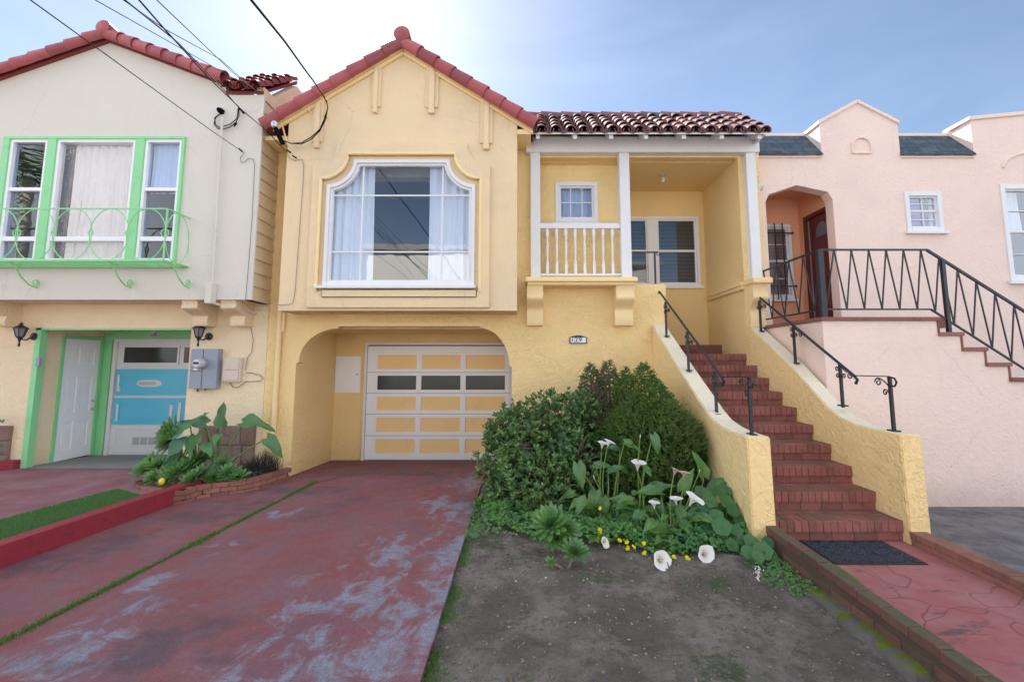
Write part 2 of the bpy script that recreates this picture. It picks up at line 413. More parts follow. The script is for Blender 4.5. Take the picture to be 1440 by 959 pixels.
# ---------------------------------------------------------------- ground, driveways, path
MB().add([(-500,-500,-.12),(500,-500,-.12),(500,500,-.12),(-500,500,-.12)], [(0,1,2,3)]).build('ground', M_soil, kind='structure')
MB().add([(-60,-8,-.11),(60,-8,-.11),(60,-1.3,-.11),(-60,-1.3,-.11)], [(0,1,2,3)]).build('road', M_asph, kind='structure')
m = MB()
for y0, y1 in ((-1.3, .5), (-10.5, -8)): m.box(-60, 60, y0, y1, -.2, .03)
m.build('sidewalk', M_conc, kind='structure')
ZD = .08
KA, KB = UZ(289, 693, ZD), UZ(0, 799.6, ZD)         # foot of the red kerb, far and near end
kd = (KB - KA).normalized(); KC = KA + kd * 6.2      # carried on past the frame to the sidewalk
def kerb_x(y): return KA.x + (KC.x - KA.x) * (y - KA.y) / (KC.y - KA.y)
S0, S1 = UZ(440, 680, ZD), UZ(0, 905, ZD)            # the grass-filled joint
sd = (S1 - S0).normalized(); S2 = S0 + sd * 6.4
E1 = UZ(590, 959, ZD); E0 = UZ(683, 660, ZD)
ex = E1.x - (E0.x - E1.x) / (E0.y - E1.y) * (E1.y - .5)
def slab(pts, z0, mat, name):
    m = MB(); n = len(pts)
    m.add([(x, y, z) for x, y, z in pts] + [(x, y, z0) for x, y, z in pts],
          [tuple(range(n))] + [(i, i+n, (i+1) % n + n, (i+1) % n) for i in range(n)])
    return m.build(name, mat, kind='structure')
g = .018
slab([(ex, .5, ZD), (E1.x, E1.y, ZD), (E0.x, E0.y, ZD-.01), (-.30, 7.5, ZD), (-.18, 7.6, ZD), (-.18, 9.1, 0), (-3.64, 9.1, 0), (-3.64, 7.5, ZD), (S0.x+.25, 7.35, ZD), (S0.x+g, S0.y, ZD), (S2.x+g, S2.y, ZD), (S2.x+g, .5, ZD)][::-1], -.1, M_drive, 'driveway')
slab([(S2.x-g, .5, ZD), (S2.x-g, S2.y, ZD), (S0.x-g, S0.y, ZD), (S0.x+.2, 7.35, ZD), (-3.68, 7.48, ZD), (-4.14, 7.48, ZD), (kerb_x(6.6)-.03, 6.6, ZD), (KC.x-.03, .5, ZD)], -.1, M_drive, 'driveway_strip')
slab([(-12, .5, .2), (kerb_x(.5)-.05, .5, .2), (KA.x-.05, KA.y, .2), (-4.3, 7.3, .2), (-4.3, 7.52, .2), (-12, 7.52, .2)], -.1, M_left, 'neighbour_driveway')
slab([(-7.9, 7.5, .204), (-5.38, 7.5, .204), (-5.1, 9.0, .15), (-7.9, 9.0, .15)], -.1, M_conc, 'porch_floor')
XL, XLo, XR, XRo = 2.32, 2.10, 3.647, 3.85
slab([(XL, .5, .13), (XR, .5, .13), (XR, 4.7, .15), (XL, 4.7, .15)], -.1, M_path, 'garden_path')
slab([(XRo-.06, .5, .06), (14, .5, .06), (14, 6.05, .06), (XRo-.06, 6.05, .06)], -.1, M_asph, 'neighbour_forecourt')

def dz(x, y):
    f = min(1, max(0, (x + .7) / 2.9)); e = min(1, max(0, (4.5 - y) / 3.5))
    z = .045 + f * (.10 - .02*e)
    z += .02 * noise.noise(Vector((x*1.3, y*1.3, 0))) + .012 * noise.noise(Vector((x*4, y*4, 3))) + .006*noise.noise(Vector((x*12, y*12, 5)))
    return z
m = MB(); nx, ny = 130, 240
for j in range(ny+1):
    for i in range(nx+1):
        y = .45 + 7.1*j/ny; ex_ = (ex + (E0.x - ex)*(y-.5)/(E0.y-.5)); ex_ = ex_ + .004; x = ex_ + (2.26-ex_)*i/nx
        k = 1 if i > 3 else i/3.0
        m.v.append((x, y, dz(x, y)*k + (1-k)*(.035)))
for j in range(ny):
    for i in range(nx):
        a = j*(nx+1)+i; m.f.append((a, a+1, a+nx+2, a+nx+1))
m.build('soil_bed', M_soil, kind='structure', smooth=True, angle=180)

# loose clods, pebbles and dead leaves on the soil
m = MB()
for k in range(5200):
    y = random.uniform(1.9, 5.6); x = random.uniform(-.75, 2.15); s_ = random.choice((.002, .003, .003, .004, .004, .005, .007, .011))*random.uniform(.7, 1.4)
    c = Vector((x, y, dz(x, y)+s_*.3)); a = random.random()*6
    pts = [c+Vector((math.cos(a+i*1.57)*s_*random.uniform(.7,1.4), math.sin(a+i*1.57)*s_*random.uniform(.7,1.4), random.uniform(-.3,.3)*s_)) for i in range(4)]
    m.add(pts+[c+Vector((0,0,s_*.8)), c-Vector((0,0,s_))], [(0,1,4),(1,2,4),(2,3,4),(3,0,4),(1,0,5),(2,1,5),(3,2,5),(0,3,5)])
t = NT('soil_crumbs'); M_crumb = t.done(t.mix(t.ramp(t.isl, .99, .996), t.mix(t.math('FRACT', t.math('MULTIPLY', t.isl, 9.7)), (.10,.083,.07), (.24,.20,.165)), (.45,.42,.38)), .95)
m.build('soil_crumbs', M_crumb, label='small stones and crumbs of dirt scattered over the bare front yard', cat='gravel', kind='stuff')

# ---------------------------------------------------------------- tiles
def barrel(mb, a, b, ra, rb, up, seg=7, th=.014, span=200, flip=False):
    a, b, up = Vector(a), Vector(b), Vector(up); t_ = (b-a).normalized(); up = (up - t_*up.dot(t_)).normalized(); w = t_.cross(up)
    if flip: up = -up
    base = len(mb.v); a0 = math.radians(90 - span/2); da = math.radians(span)/seg
    for (p, r) in ((a, ra), (b, rb)):
        for rr in (r, r-th):
            for k in range(seg+1):
                an = a0 + da*k; mb.v.append(tuple(p + w*math.cos(an)*rr + up*math.sin(an)*rr))
    n = seg+1
    for k in range(seg):
        o1, i1, o2, i2 = base+k, base+n+k, base+2*n+k, base+3*n+k
        mb.f += [(o1, o1+1, o2+1, o2), (i1+1, i1, i2, i2+1), (o1+1, o1, i1, i1+1), (o2, o2+1, i2+1, i2)]
    mb.f += [(base, base+2*n, base+3*n, base+n), (base+seg, base+n+seg, base+3*n+seg, base+2*n+seg)]
def rake_tiles(mb, low, high, n, r, up=(0,0,1)):
    low, high = Vector(low), Vector(high); d = (high-low)/n; u = d.normalized(); nrm = (Vector(up) - u*Vector(up).dot(u)).normalized()
    for i in range(n):
        a = low + d*i; b = a + d*1.12
        j = random.uniform(-.004, .004)
        barrel(mb, a + nrm*(.012+j), b - nrm*.004, r*1.06, r*.93, nrm, 10, .014, 210)
def tile_field(mb, ev0, ev1, rg0, rg1, cols, rows, r, cover=1.0, jit=.006):
    """barrel and pan tiles between the eave line ev0-ev1 and the ridge line rg0-rg1"""
    ev0, ev1, rg0, rg1 = map(Vector, (ev0, ev1, rg0, rg1))
    nrm = (ev1-ev0).cross(rg0-ev0).normalized()
    if nrm.z < 0: nrm = -nrm
    for i in range(cols):
        f = (i+.5)/cols; a = ev0.lerp(ev1, f); b = rg0.lerp(rg1, f); d = (b-a)/rows
        f2 = (i+1)/cols; a2 = ev0.lerp(ev1, f2); b2 = rg0.lerp(rg1, f2); d2 = (b2-a2)/rows
        for k in range(rows):
            j = Vector((random.uniform(-jit, jit), 0, random.uniform(-jit, jit)))
            p = a + d*k + j + nrm*.028; q = a + d*(k+1.13) + j + nrm*.006
            barrel(mb, p, q, r*1.08, r*.86, nrm, 8, .014, 190)
            if i < cols-1:
                p = a2 + d2*k + nrm*.075; q = a2 + d2*(k+1.13) + nrm*.05
                barrel(mb, p, q, r*.95, r*.95, nrm, 5, .014, 170, flip=True)

def ogee(x0, x1, z0, z1, r, d=0, n=10):
    R = r + d; a = math.asin(min(1, d/R)) if d > 0 else 0
    pts = [(x0+d, z0+d), (x1-d, z0+d)]
    for k in range(n+1):
        an = math.radians(270) - a - (math.pi/2 - 2*a)*k/n if d >= 0 else 0
        pts.append((x1 + R*math.cos(an), z1 + R*math.sin(an)))
    for k in range(n+1):
        an = -a - (math.pi/2 - 2*a)*k/n
        pts.append((x0 + R*math.cos(an), z1 + R*math.sin(an)))
    return pts
def outset(x0, x1, z0, z1, r, e, n=10):
    """the same outline carried e outwards (arc keeps its centre)"""
    R = r; X0, X1, Z0, Z1 = x0-e, x1+e, z0-e, z1+e
    return ogee(X0, X1, Z0, Z1, R, 0, n)
def rect_ring(mb, x0, x1, z0, z1, w, ya, yb, bot=None):
    bot = w if bot is None else bot
    mb.box(x0, x0+w, ya, yb, z0, z1).box(x1-w, x1, ya, yb, z0, z1).box(x0+w, x1-w, ya, yb, z1-w, z1).box(x0+w, x1-w, ya, yb, z0, z0+bot)
def curtain(name, x0, x1, z0, z1, y, mat, parent, amp=.025, folds=9, flare=0, seed=1):
    rnd = random.Random(seed); m = MB(); nx = 90; nz = 14; ph = [rnd.uniform(.7, 1.4) for _ in range(folds+2)]
    for j in range(nz+1):
        f = j/nz; z = z1 + (z0-z1)*f
        for i in range(nx+1):
            u = i/nx; w = u*folds; q = math.sin(w*2*math.pi + 1.5*math.sin(w*1.1+seed))*ph[int(w)]
            x = x0 + (x1-x0)*u + flare*f*(u-.5) + .01*math.sin(f*3+w)
            m.v.append((x, y + amp*q*(.6+.5*f), z))
    for j in range(nz):
        for i in range(nx):
            a = j*(nx+1)+i; m.f.append((a, a+1, a+nx+2, a+nx+1))
    return m.build(name, mat, parent, smooth=True, angle=180, recalc=False)
def room(x0, x1, y0, y1, z0, z1, parent, mat=None):
    m = MB(); vs = [(x, y, z) for x in (x0, x1) for y in (y0, y1) for z in (z0, z1)]
    m.add(vs, [(0,4,6,2)[::-1], (1,3,7,5), (0,2,3,1), (4,5,7,6), (2,6,7,3)])   # open at the front (y0)
    return m.build('room', mat or M_room, parent, recalc=False)

# ================================================================ THE YELLOW HOUSE
YF, YB, YR = 7.5, 6.95, 9.07
house = thing('stucco_house', 'yellow stucco house with arched garage, shaped picture window and white porch', 'house', (-.1, 8.5, 0))
# facade wall with the garage arch and the porch opening
ax0, ax1, az = -3.655, -.175, 2.44
arch = [(ax0, -.1), (ax0, 1.83), (ax0+.04, 1.85)]
for k in range(9):
    a = math.radians(180 - 90*k/8); arch.append((ax0+.04+.62 + .62*math.cos(a)*1.0, 1.86 + .54*math.sin(a)))
arch += [(ax0+.66, az), (ax1-.50, az)]
for k in range(9):
    a = math.radians(90 - 90*k/8); arch.append((ax1-.04-.50 + .50*math.cos(a), 1.80 + .61*math.sin(a)))
arch += [(ax1, 1.78), (ax1, -.1)]
outer = [(-4.14, -.1)] + arch + [(XLo+.02, -.1), (4.0-.15, -.1), (3.85, 3.1), (4.0, 3.1), (4.0, 5.45), (-.1, 5.45), (-.1, 5.62), (-4.14, 5.62)]
porch_hole = [(.2, 3.13), (2.345, 3.13), (2.345, 1.2), (3.64, 1.2), (3.64, 5.30), (.2, 5.30)]
MB().poly(outer, [porch_hole, [(-3.4, 2.8), (-.35, 2.8), (-.35, 4.95), (-3.4, 4.95)]], 'y', YF, YF+.2).build('wall', M_yelr, house)
# arch rim moulding, slightly proud
m = MB(); m.box(ax0+.64, ax1-.47, YF-.03, YF+.01, az-.005, az+.035); m.build('arch_trim', M_ytrim, house)
# recess walls, ceiling, garage wall
m = MB().box(ax0-.2, ax0-.002, YF+.2, YR+.1, -.1, 2.55).box(ax1+.002, ax1+.2, YF+.2, YR+.1, -.1, 2.55).box(ax0-.1, ax1+.1, YF+.2, YR+.1, 2.405, 2.55)
m.box(ax0, -3.07, YR, YR+.1, -.1, 2.405).box(-3.07, -.175, YR, YR+.1, 2.235, 2.405)
m.build('garage_recess', M_yelr, house)
# back and sides of the body, flat roof
m = MB().box(-4.14, -3.96, YF+.2, 17, -.1, 5.4).box(3.84, 4.0, 9.3, 17, -.1, 5.4).box(-3.96, 3.84, 16.8, 17, -.1, 5.4).box(-3.96, 3.84, 9.3, 16.8, 5.25, 5.4)
m.build('outer_wall', M_yel, house)

# garage door
M_gpan = paint('apricot_panel_paint', (.92, .64, .30), .55, .15)
gx0, gx1, gz0, gz1 = -3.07, -.20, .0, 2.235
gd = MB(); rect_ring(gd, gx0, gx1, gz0, gz1, .045, YR-.05, YR+.06, .001); gdo = gd.build('garage_door', M_white, house, bevel=.003)
dx0, dx1, dz0, dz1 = gx0+.05, gx1-.05, .01, 2.17
colpx = [(567, 775), (802, 1012), (1040, 1250)]; rowpx = [(262, 337), (372, 447), (483, 557), (595, 672), (710, 786)]
cols = [(U(380+a/3.789, 570, YR).x, U(380+b/3.789, 570, YR).x) for a, b in colpx]
rows = [(U(600, 430+b/3.789, YR).z, U(600, 430+a/3.789, YR).z) for a, b in rowpx]
fr = MB()
holes = [[(a, c0), (b, c0), (b, c1), (a, c1)] for a, b in cols for c0, c1 in rows]
fr.poly([(dx0, dz0), (dx1, dz0), (dx1, dz1), (dx0, dz1)], holes, 'y', YR-.01, YR+.03)
fr.build('door_frame', M_white2, gdo, bevel=.002)
for ri, (c0, c1) in enumerate(rows):
    for (a, b) in cols:
        if ri == 1:
            MB().box(a, b, YR+.008, YR+.014, c0, c1).build('pane', M_glassg, gdo)
        else:
            MB().box(a-.002, b+.002, YR+.012, YR+.03, c0-.002, c1+.002).build('door_panel', M_gpan, gdo)
m = MB(); [m.box(dx0, dx1, YR-.012, YR-.0095, z-.003, z+.003) for z in [(rows[i][0]+rows[i+1][1])/2 for i in range(4)]]
m.build('panel_joint', M_room, gdo)
room(gx0, gx1, YR+.08, YR+2.5, 0, 2.4, house, plain('garage_wall', (.07,.068,.07), .9))
# access panel beside the garage door
x0, x1, z0, z1 = rect(472, 501, 507, 552, YR)
m = MB().box(x0, x1, YR-.012, YR, z0, z1); pa = m.build('access_panel', M_white2, house, bevel=.003)
m = MB().box(x0+.03, x1-.02, YR-.024, YR-.012, z0+.03, z1-.02); m.build('panel_door', M_white2, pa, bevel=.003)
MB().lathe([(.012, -.036), (.012, -.024)], (x1-.06, YR, (z0+z1)/2), 10, 'y').build('knob', M_iron, pa)

# the bay over the garage
bx0, bx1, bz0 = -3.70, -.087, U(560, 437, YB).z
apex = U(567, 70, YB); bl = U(404, 165, YB); br_ = U(727, 168, YB)
wx0, wx1, wz0, wz1 = U(457.2, 330, YB).x, U(667.8, 330, YB).x, U(560, 402.5, YB).z, U(560, 225.5, YB).z
wr = (U(498.5, 225, YB).x - wx0)
slope = .643
axx = -1.915; az_ = 6.86
def rake_z(x): return az_ - slope*abs(x-axx)
face = [(bx0, bz0), (bx1, bz0), (bx1, rake_z(bx1)), (axx, az_), (bx0, rake_z(bx0))]
MB().poly(face, [ogee(wx0, wx1, wz0, wz1, wr)], 'y', YB, YB+.16).build('bay_front', M_yelbay, house)
zl = 5.5
MB().box(bx0, bx0+.14, YB+.16, YF, bz0, zl).box(bx1-.14, bx1, YB+.16, YF, bz0, zl).build('bay_side', M_yelbay, house)
MB().box(bx0+.141, bx1-.141, YB+.161, YF, bz0+.004, bz0+.10).build('bay_floor', M_yel, house)
MB().poly([(-4.14, 5.62), (bx1, 5.62), (bx1, 5.66), (axx, az_-.05), (-4.14, 5.66)], (), 'y', YF+.02, YF+.18).build('gable_wall', M_yelbay, house)
# small stepped fillet on the wall left of the bay foot
x0, x1, z0, z1 = rect(396, 440, 402, 467, YF)
MB().box(x0, x1, YF-.05, YF, z0, z1).build('wall_stop', M_ytrim, house, bevel=.006)
# the raised surround of the picture window
ox0, ox1, oz0, oz1 = U(437, 330, YB).x, U(689, 330, YB).x, U(560, 433, YB).z, U(560, 203, YB).z
MB().poly(ogee(ox0, ox1, oz0, oz1, (U(475, 230, YB).x-ox0)), [outset(wx0, wx1, wz0, wz1, wr, .085)], 'y', YB-.05, YB-.002).build('window_surround', M_yelbay, house, bevel=.005)
def loop3(pts, y): return [(p[0], y, p[1]) for p in pts]
inn = outset(wx0, wx1, wz0-.0, wz1, wr, .085)
m = MB().tube(loop3(inn[1:] + [inn[0]], YB-.045), .024, 8); m.build('surround_bead', M_ytrim, house, smooth=True)
x0, x1, z0, z1 = rect(437+8, 408, 688-8, 419, YB)
MB().box(x0+.1, x1-.1, YB-.07, YB-.05, z0, z1).build('apron_moulding', M_yelbay, house, bevel=.01)
# the window itself
win = MB().poly(ogee(wx0, wx1, wz0, wz1, wr), [ogee(wx0, wx1, wz0, wz1, wr, .055)], 'y', YB-.03, YB+.07)
win.poly(ogee(wx0, wx1, wz0, wz1, wr, .055), [ogee(wx0, wx1, wz0, wz1, wr, .095)], 'y', YB-.005, YB+.07)
wino = win.build('window', M_white, house, bevel=.006)
MB().poly(ogee(wx0, wx1, wz0, wz1, wr, .08), (), 'y', YB+.045, YB+.049).build('pane', M_glassw, wino)
m = MB()
for px_ in (508.6, 621.6):
    x = U(px_, 320, YB+.03).x; m.box(x-.011, x+.011, YB+.028, YB+.045, wz0+.09, wz1-.09)
for py_ in (275.2, 354.4):
    z = U(560, py_, YB+.03).z; m.box(wx0+.085, wx1-.085, YB+.026, YB+.044, z-.011, z+.011)
m.build('muntin', M_white, wino)
MB().box(wx0-.10, wx1+.03, YB-.10, YB+.0, wz0-.045, wz0+.0).build('sill', M_white, wino, bevel=.006)
curtain('curtain', U(461,300,7.09).x, U(526,300,7.09).x, wz0+.03, wz1, 7.09, M_curt, wino, .022, 5, .0, 3)
curtain('curtain', U(603,300,7.09).x, U(667,300,7.09).x, wz0+.03, wz1, 7.09, M_curt, wino, .022, 5, .0, 8)
room(wx0-.1, wx1+.1, YB+.17, 9.4, wz0-.3, wz1+.3, house, plain('sky_reflection_wall', (.03,.08,.19), .9))  # room painted blue to stand in for sky reflected in the picture window

# gable pilasters and verge mouldings
z255 = 3.425
for (cx0, cx1, ytop, ybot, fl) in ((553, 600, 258, 482, 1), (815, 878, 240, 485, -1), (1078, 1140, 412, 658, -1), (268, 322, 440, 650, 1)):
    xa, xb = 360+cx0/z255, 360+cx1/z255; yb = 20+ybot/z255
    X0, X1 = U(xa, yb, YB).x, U(xb, yb, YB).x; w = (X1-X0); Zb = U(xa, yb, YB).z
    m = MB()
    for (f0, f1, dzb, pr) in ((.0, .30, .11, .025), (.28, .72, 0, .06), (.70, 1.0, .11, .03)):
        a, b = X0+w*f0, X0+w*f1
        zt0, zt1 = rake_z(a)-.03, rake_z(b)-.03
        m.hexa([(a, YB-pr, Zb+dzb), (b, YB-pr, Zb+dzb), (b, YB, Zb+dzb), (a, YB, Zb+dzb), (a, YB-pr, zt0), (b, YB-pr, zt1), (b, YB, zt1), (a, YB, zt0)])
    m.build('gable_pilaster', M_yelbay, house, bevel=.005)
m = MB()
for sgn in (-1, 1):
    xe = bx0-.22 if sgn < 0 else bx1+.25
    for (o_, h_, pr) in ((.0, .05, .10), (.05, .06, .045)):
        A = (axx, az_-o_); B = (xe, rake_z(xe)-o_)
        m.hexa([(B[0], YB-pr, B[1]-h_), (A[0], YB-pr, A[1]-h_), (A[0], YB-.001, A[1]-h_), (B[0], YB-.001, B[1]-h_),
                (B[0], YB-pr, B[1]), (A[0], YB-pr, A[1]), (A[0], YB-.001, A[1]), (B[0], YB-.001, B[1])])
m.build('verge_board', M_ytrim, house, bevel=.006)
# gable roof tiles
xl, xr = bx0-.36, bx1+.30
m = MB()
Z0 = az_ + .06
def rz(x): return Z0 - slope*abs(x-axx)
rake_tiles(m, (xl, YB-.075, rz(xl)-.02), (axx-.02, YB-.075, Z0-.02), 8, .108, (0,-.75,.66))
rake_tiles(m, (xr, YB-.075, rz(xr)-.02), (axx+.02, YB-.075, Z0-.02), 8, .108, (0,-.75,.66))
m.build('rake_tile', M_tile, house, smooth=True)
m = MB()
for (xe, n_) in ((xl+.05, 9), (xr-.05, 9)):
    tile_field(m, (xe, YB+.05, rz(xe)+.03), (xe, 10.2, rz(xe)+.03), (axx, YB+.05, Z0+.03), (axx, 10.2, Z0+.03), 15, n_, .095)
    # roof deck under the tiles
    m.hexa([(xe, YB-.06, rz(xe)-.09), (axx, YB-.06, Z0-.09), (axx, 10.2, Z0-.09), (xe, 10.2, rz(xe)-.09),
            (xe, YB-.06, rz(xe)-.03), (axx, YB-.06, Z0-.03), (axx, 10.2, Z0-.03), (xe, 10.2, rz(xe)-.03)])
m.build('roof', M_tile3, house, smooth=True)
m = MB(); rake_tiles(m, (axx, YB-.16, Z0+.09), (axx, 10.2, Z0+.13), 8, .12); 
m.lathe([(.02, -.02), (.10, -.015), (.118, .0), (.118, .06)], (axx, YB-.17, Z0+.09), 16, 'y'); m.build('ridge_tile', M_tile, house, smooth=True)
MB().box(bx1+.002, bx1+.22, YB-.02, YF, 5.42, 5.5).build('soffit', M_ytrim, house); MB().box(-4.12, bx0, YB+.1, YF, 5.38, 5.45).build('soffit', M_ytrim, house)

# downspout in the corner by the neighbour
m = MB().tube([(-3.93, YF-.05, .5), (-3.93, YF-.05, 5.4)], .04, 10); m.build('downspout', M_ytrim, house, smooth=True)

# ---- porch
cz0, cz1 = 3.19, 5.33
YC = 7.38
for nm, (a, b, w) in (('a', (.13, .29, 0)), ('b', (1.607, 1.775, 0)), ('c', (3.722, 3.885, 0))):
    MB().box(a, b, YC, YC+.16, 3.18, cz1).build('column', M_white, house, bevel=.006)
MB().box(.06, 3.95, YC-.02, YC+.20, cz1, 5.60).build('beam', M_white, house, bevel=.005)
for px_ in (756, 807, 856.6, 904.5, 956.6, 1008.7, 1060.7):
    x = U(px_, 200, 7.2).x
    m = MB(); w = .03
    m.hexa([(x-w, 7.0, 5.40), (x+w, 7.0, 5.40), (x+w, 7.45, 5.43), (x-w, 7.45, 5.43), (x-w, 7.0, 5.455), (x+w, 7.0, 5.455), (x+w, 7.45, 5.80), (x-w, 7.45, 5.80)])
    m = MB(); m.hexa([(x-w, 7.02, 5.39), (x+w, 7.02, 5.39), (x+w, 7.38, 5.56), (x-w, 7.38, 5.56), (x-w, 7.02, 5.46), (x+w, 7.02, 5.46), (x+w, 7.38, 5.66), (x-w, 7.38, 5.66)])
    m.build('rafter_tail', M_white, house)
exl, exr = .02, 3.94
MB().hexa([(exl, 6.98, 5.445), (exr, 6.98, 5.445), (exr, 7.62, 5.80), (exl, 7.62, 5.80), (exl, 6.98, 5.47), (exr, 6.98, 5.47), (exr, 7.62, 5.83), (exl, 7.62, 5.83)]).build('soffit_board', M_white, house)
m = MB(); tile_field(m, (exl-.04, 6.97, 5.46), (exr+.02, 6.97, 5.46), (exl-.04, 8.05, 6.30), (exr+.02, 8.05, 6.30), 18, 5, .088, jit=.012)
m.hexa([(exl, 7.0, 5.48), (exr, 7.0, 5.48), (exr, 8.1, 6.26), (exl, 8.1, 6.26), (exl, 7.0, 5.50), (exr, 7.0, 5.50), (exr, 8.1, 6.30), (exl, 8.1, 6.30)])
pr = m.build('porch_roof', M_tile2, house, smooth=True)
m = MB(); rake_tiles(m, (exl-.05, 8.10, 6.34), (exr+.03, 8.10, 6.34), 11, .10); m.build('ridge_tile', M_tile2, pr, smooth=True)
m = MB().poly([(7.62, 5.30), (8.05, 5.30), (8.05, 6.25), (7.62, 5.86)], (), 'x', 3.80, 3.92); m.poly([(7.05, 5.47), (7.6, 5.47), (7.6, 5.85)], (), 'x', 3.86, 3.90)
m.build('roof_side', M_white, house)
m = MB().box(exl, exr, 8.05, 8.2, 5.42, 6.28).build('parapet', M_yel, house)
# porch inside
YW = 7.78
bwx0, bwx1, bwz0, bwz1 = U(853, 355, 9.05).x, U(983.5, 355, 9.05).x, U(930, 402.5, 9.05).z, U(930, 305, 9.05).z
MB().poly([(1.6, 1.5), (3.66, 1.5), (3.66, 5.40), (1.6, 5.40)], [[(bwx0, bwz0), (bwx1, bwz0), (bwx1, bwz1), (bwx0, bwz1)]], 'y', 9.05, 9.2).build('porch_back_wall', M_yel, house)
swx0, swx1, swz0, swz1 = rect(781, 256.4, 840.5, 313, YW)
MB().poly([(.13, 3.0), (1.75, 3.0), (1.75, 5.45), (.13, 5.45)], [[(swx0, swz0), (swx1, swz0), (swx1, swz1), (swx0, swz1)]], 'y', YW, YW+.15).build('porch_front_wall', M_yelr, house)
MB().box(3.642, 3.84, YF+.2, 9.3, -.1, 5.40).box(1.60, 1.75, YW+.15, 9.05, 1.5, 5.40).build('porch_side_wall', M_yelr, house)
MB().box(.1, 3.84, YF+.18, 9.2, 5.29, 5.40).build('porch_ceiling', M_yel, house)
MB().box(1.75, 3.642, 8.47, 9.05, 2.0, 2.17).box(1.75, 2.34, 7.7, 8.47, 2.0, 2.165).build('porch_deck', M_brickst, house)
MB().box(.16, 1.75, YF+.19, YW, 3.02, 3.13).build('balcony_floor', M_yel, house)
MB().box(3.588, 3.643, YF-.0, 8.95, 3.10, 3.17).box(3.60, 3.643, YF-.0, 8.95, 3.04, 3.10).build('cornice', M_ytrim, house, bevel=.012)
# windows of the porch
def sash_window(x0, x1, z0, z1, y, parent, fw, mat, gmat, cols=(0, 1), mull=0, midrail=.5, sill=.05, sillout=.06, muntins=None, depth=.1, glassy=.05, fr_out=.02):
    m = MB(); rect_ring(m, x0, x1, z0, z1, fw, y-fr_out, y+depth)
    w = m.build('window', mat, parent, bevel=.004)
    xs = [x0+fw + (x1-x0-2*fw)*c for c in cols]
    for i in range(len(xs)-1):
        a = xs[i] + (mull/2 if i > 0 else 0); b = xs[i+1] - (mull/2 if i < len(xs)-2 else 0)
        m = MB(); zz0, zz1 = z0+fw, z1-fw; zm = zz0 + (zz1-zz0)*midrail; s = .03
        rect_ring(m, a, b, zm, zz1, s, y+.012, y+depth*.7)
        if midrail > 0: rect_ring(m, a, b, zz0, zm+.02, s, y+.03, y+depth*.9)
        if muntins:
            nc, nr = muntins
            for k in range(1, nc): m.box(a+(b-a)*k/nc-.008, a+(b-a)*k/nc+.008, y+.02, y+.05, zz0+s*.8, zz1-s*.8)
            tot = nr if midrail == 0 else nr
            for (q0, q1) in (((zm, zz1),) if midrail == 0 else ((zz0, zm), (zm, zz1))):
                for k in range(1, tot): m.box(a+s*.8, b-s*.8, y+.0215, y+.0485, q0+(q1-q0)*k/tot-.008, q0+(q1-q0)*k/tot+.008)
        m.build('sash', mat, w, bevel=.002)
        MB().box(a+.01, b-.01, y+glassy, y+glassy+.003, zz0+.01, zz1-.01).build('pane', gmat, w)
    if mull:
        m = MB(); [m.box(xs[i]-mull/2, xs[i]+mull/2, y-.01, y+depth, z0+fw, z1-fw) for i in range(1, len(xs)-1)]; m.build('mullion', mat, w)
    if sill: MB().box(x0-.04, x1+.04, y-sillout, y+.0, z0-sill, z0-.001).build('sill', mat, w, bevel=.004)
    return w
def blind(x0, x1, z0, z1, y, parent, mat):
    m = MB(); z = z1
    while z > z0: m.hexa([(x0, y-.012, z-.006), (x1, y-.012, z-.006), (x1, y+.012, z+.004), (x0, y+.012, z+.004), (x0, y-.012, z-.004), (x1, y-.012, z-.004), (x1, y+.012, z+.006), (x0, y+.012, z+.006)]); z -= .028
    return m.build('blind', mat, parent)
M_blind = plain('grey_blind', (.62,.63,.65), .6)
w = sash_window(bwx0, bwx1, bwz0, bwz1, 9.05, house, .05, M_white2, M_glassd, (0, .5, 1), .20, .5, .05)
blind(bwx0+.05, bwx1-.05, bwz0+.05, bwz1-.05, 9.17, w, M_blind)
room(bwx0-.1, bwx1+.05, 9.21, 10.5, bwz0-.2, bwz1+.2, house)
w = sash_window(swx0, swx1, swz0, swz1, YW, house, .07, M_white, M_glassd, (0, 1), 0, 0, .03, .03, (3, 2), .12, .055)
curtain('curtain', swx0+.05, swx1-.05, swz0, swz1, YW+.16, M_curt, w, .015, 6, 0, 4)
# balcony ledge, corbels, balustrade
MB().box(U(738.5, 399, 7.12).x, 1.80, 7.12, YF+.01, 3.105, 3.18).box(.07, 1.77, 7.16, YF+.01, 3.06, 3.105).build('balcony_ledge', M_ytrim, house, bevel=.012)
def corbel(x0, x1, zt, dep, h, mat, parent, y=YF, name='corbel'):
    prof = []
    for k in range(9):
        a = k/8; prof.append((y - dep + .02*math.sin(a*3.1), zt - h*.30*a))
    for k in range(1, 10):
        a = k/9; prof.append((y - dep + (dep*.55)*(1-math.cos(a*math.pi))/2, zt - h*.30 - h*.32*a))
    for k in range(1, 7):
        a = k/6; prof.append((y - dep*.45 + dep*.12*math.sin(a*math.pi/2)*0 - .02*math.sin(a*math.pi), zt - h*.62 - h*.38*a))
    prof += [(y+.005, zt-h), (y+.005, zt)]
    return MB().poly(prof, (), 'x', x0, x1).build(name, mat, parent, bevel=.006)
zc = 3.06
for a, b in ((741, 763.5), (865.5, 891)):
    corbel(U(a, 430, 7.3).x, U(b, 430, 7.3).x, zc, .30, .62, M_ytrim, house)
corbel(3.645, 3.885, 3.09, .28, .68, M_ytrim, house)
MB().box(3.62, 3.93, 7.15, YF+.01, 3.09, 3.18).build('column_ledge', M_ytrim, house, bevel=.012)
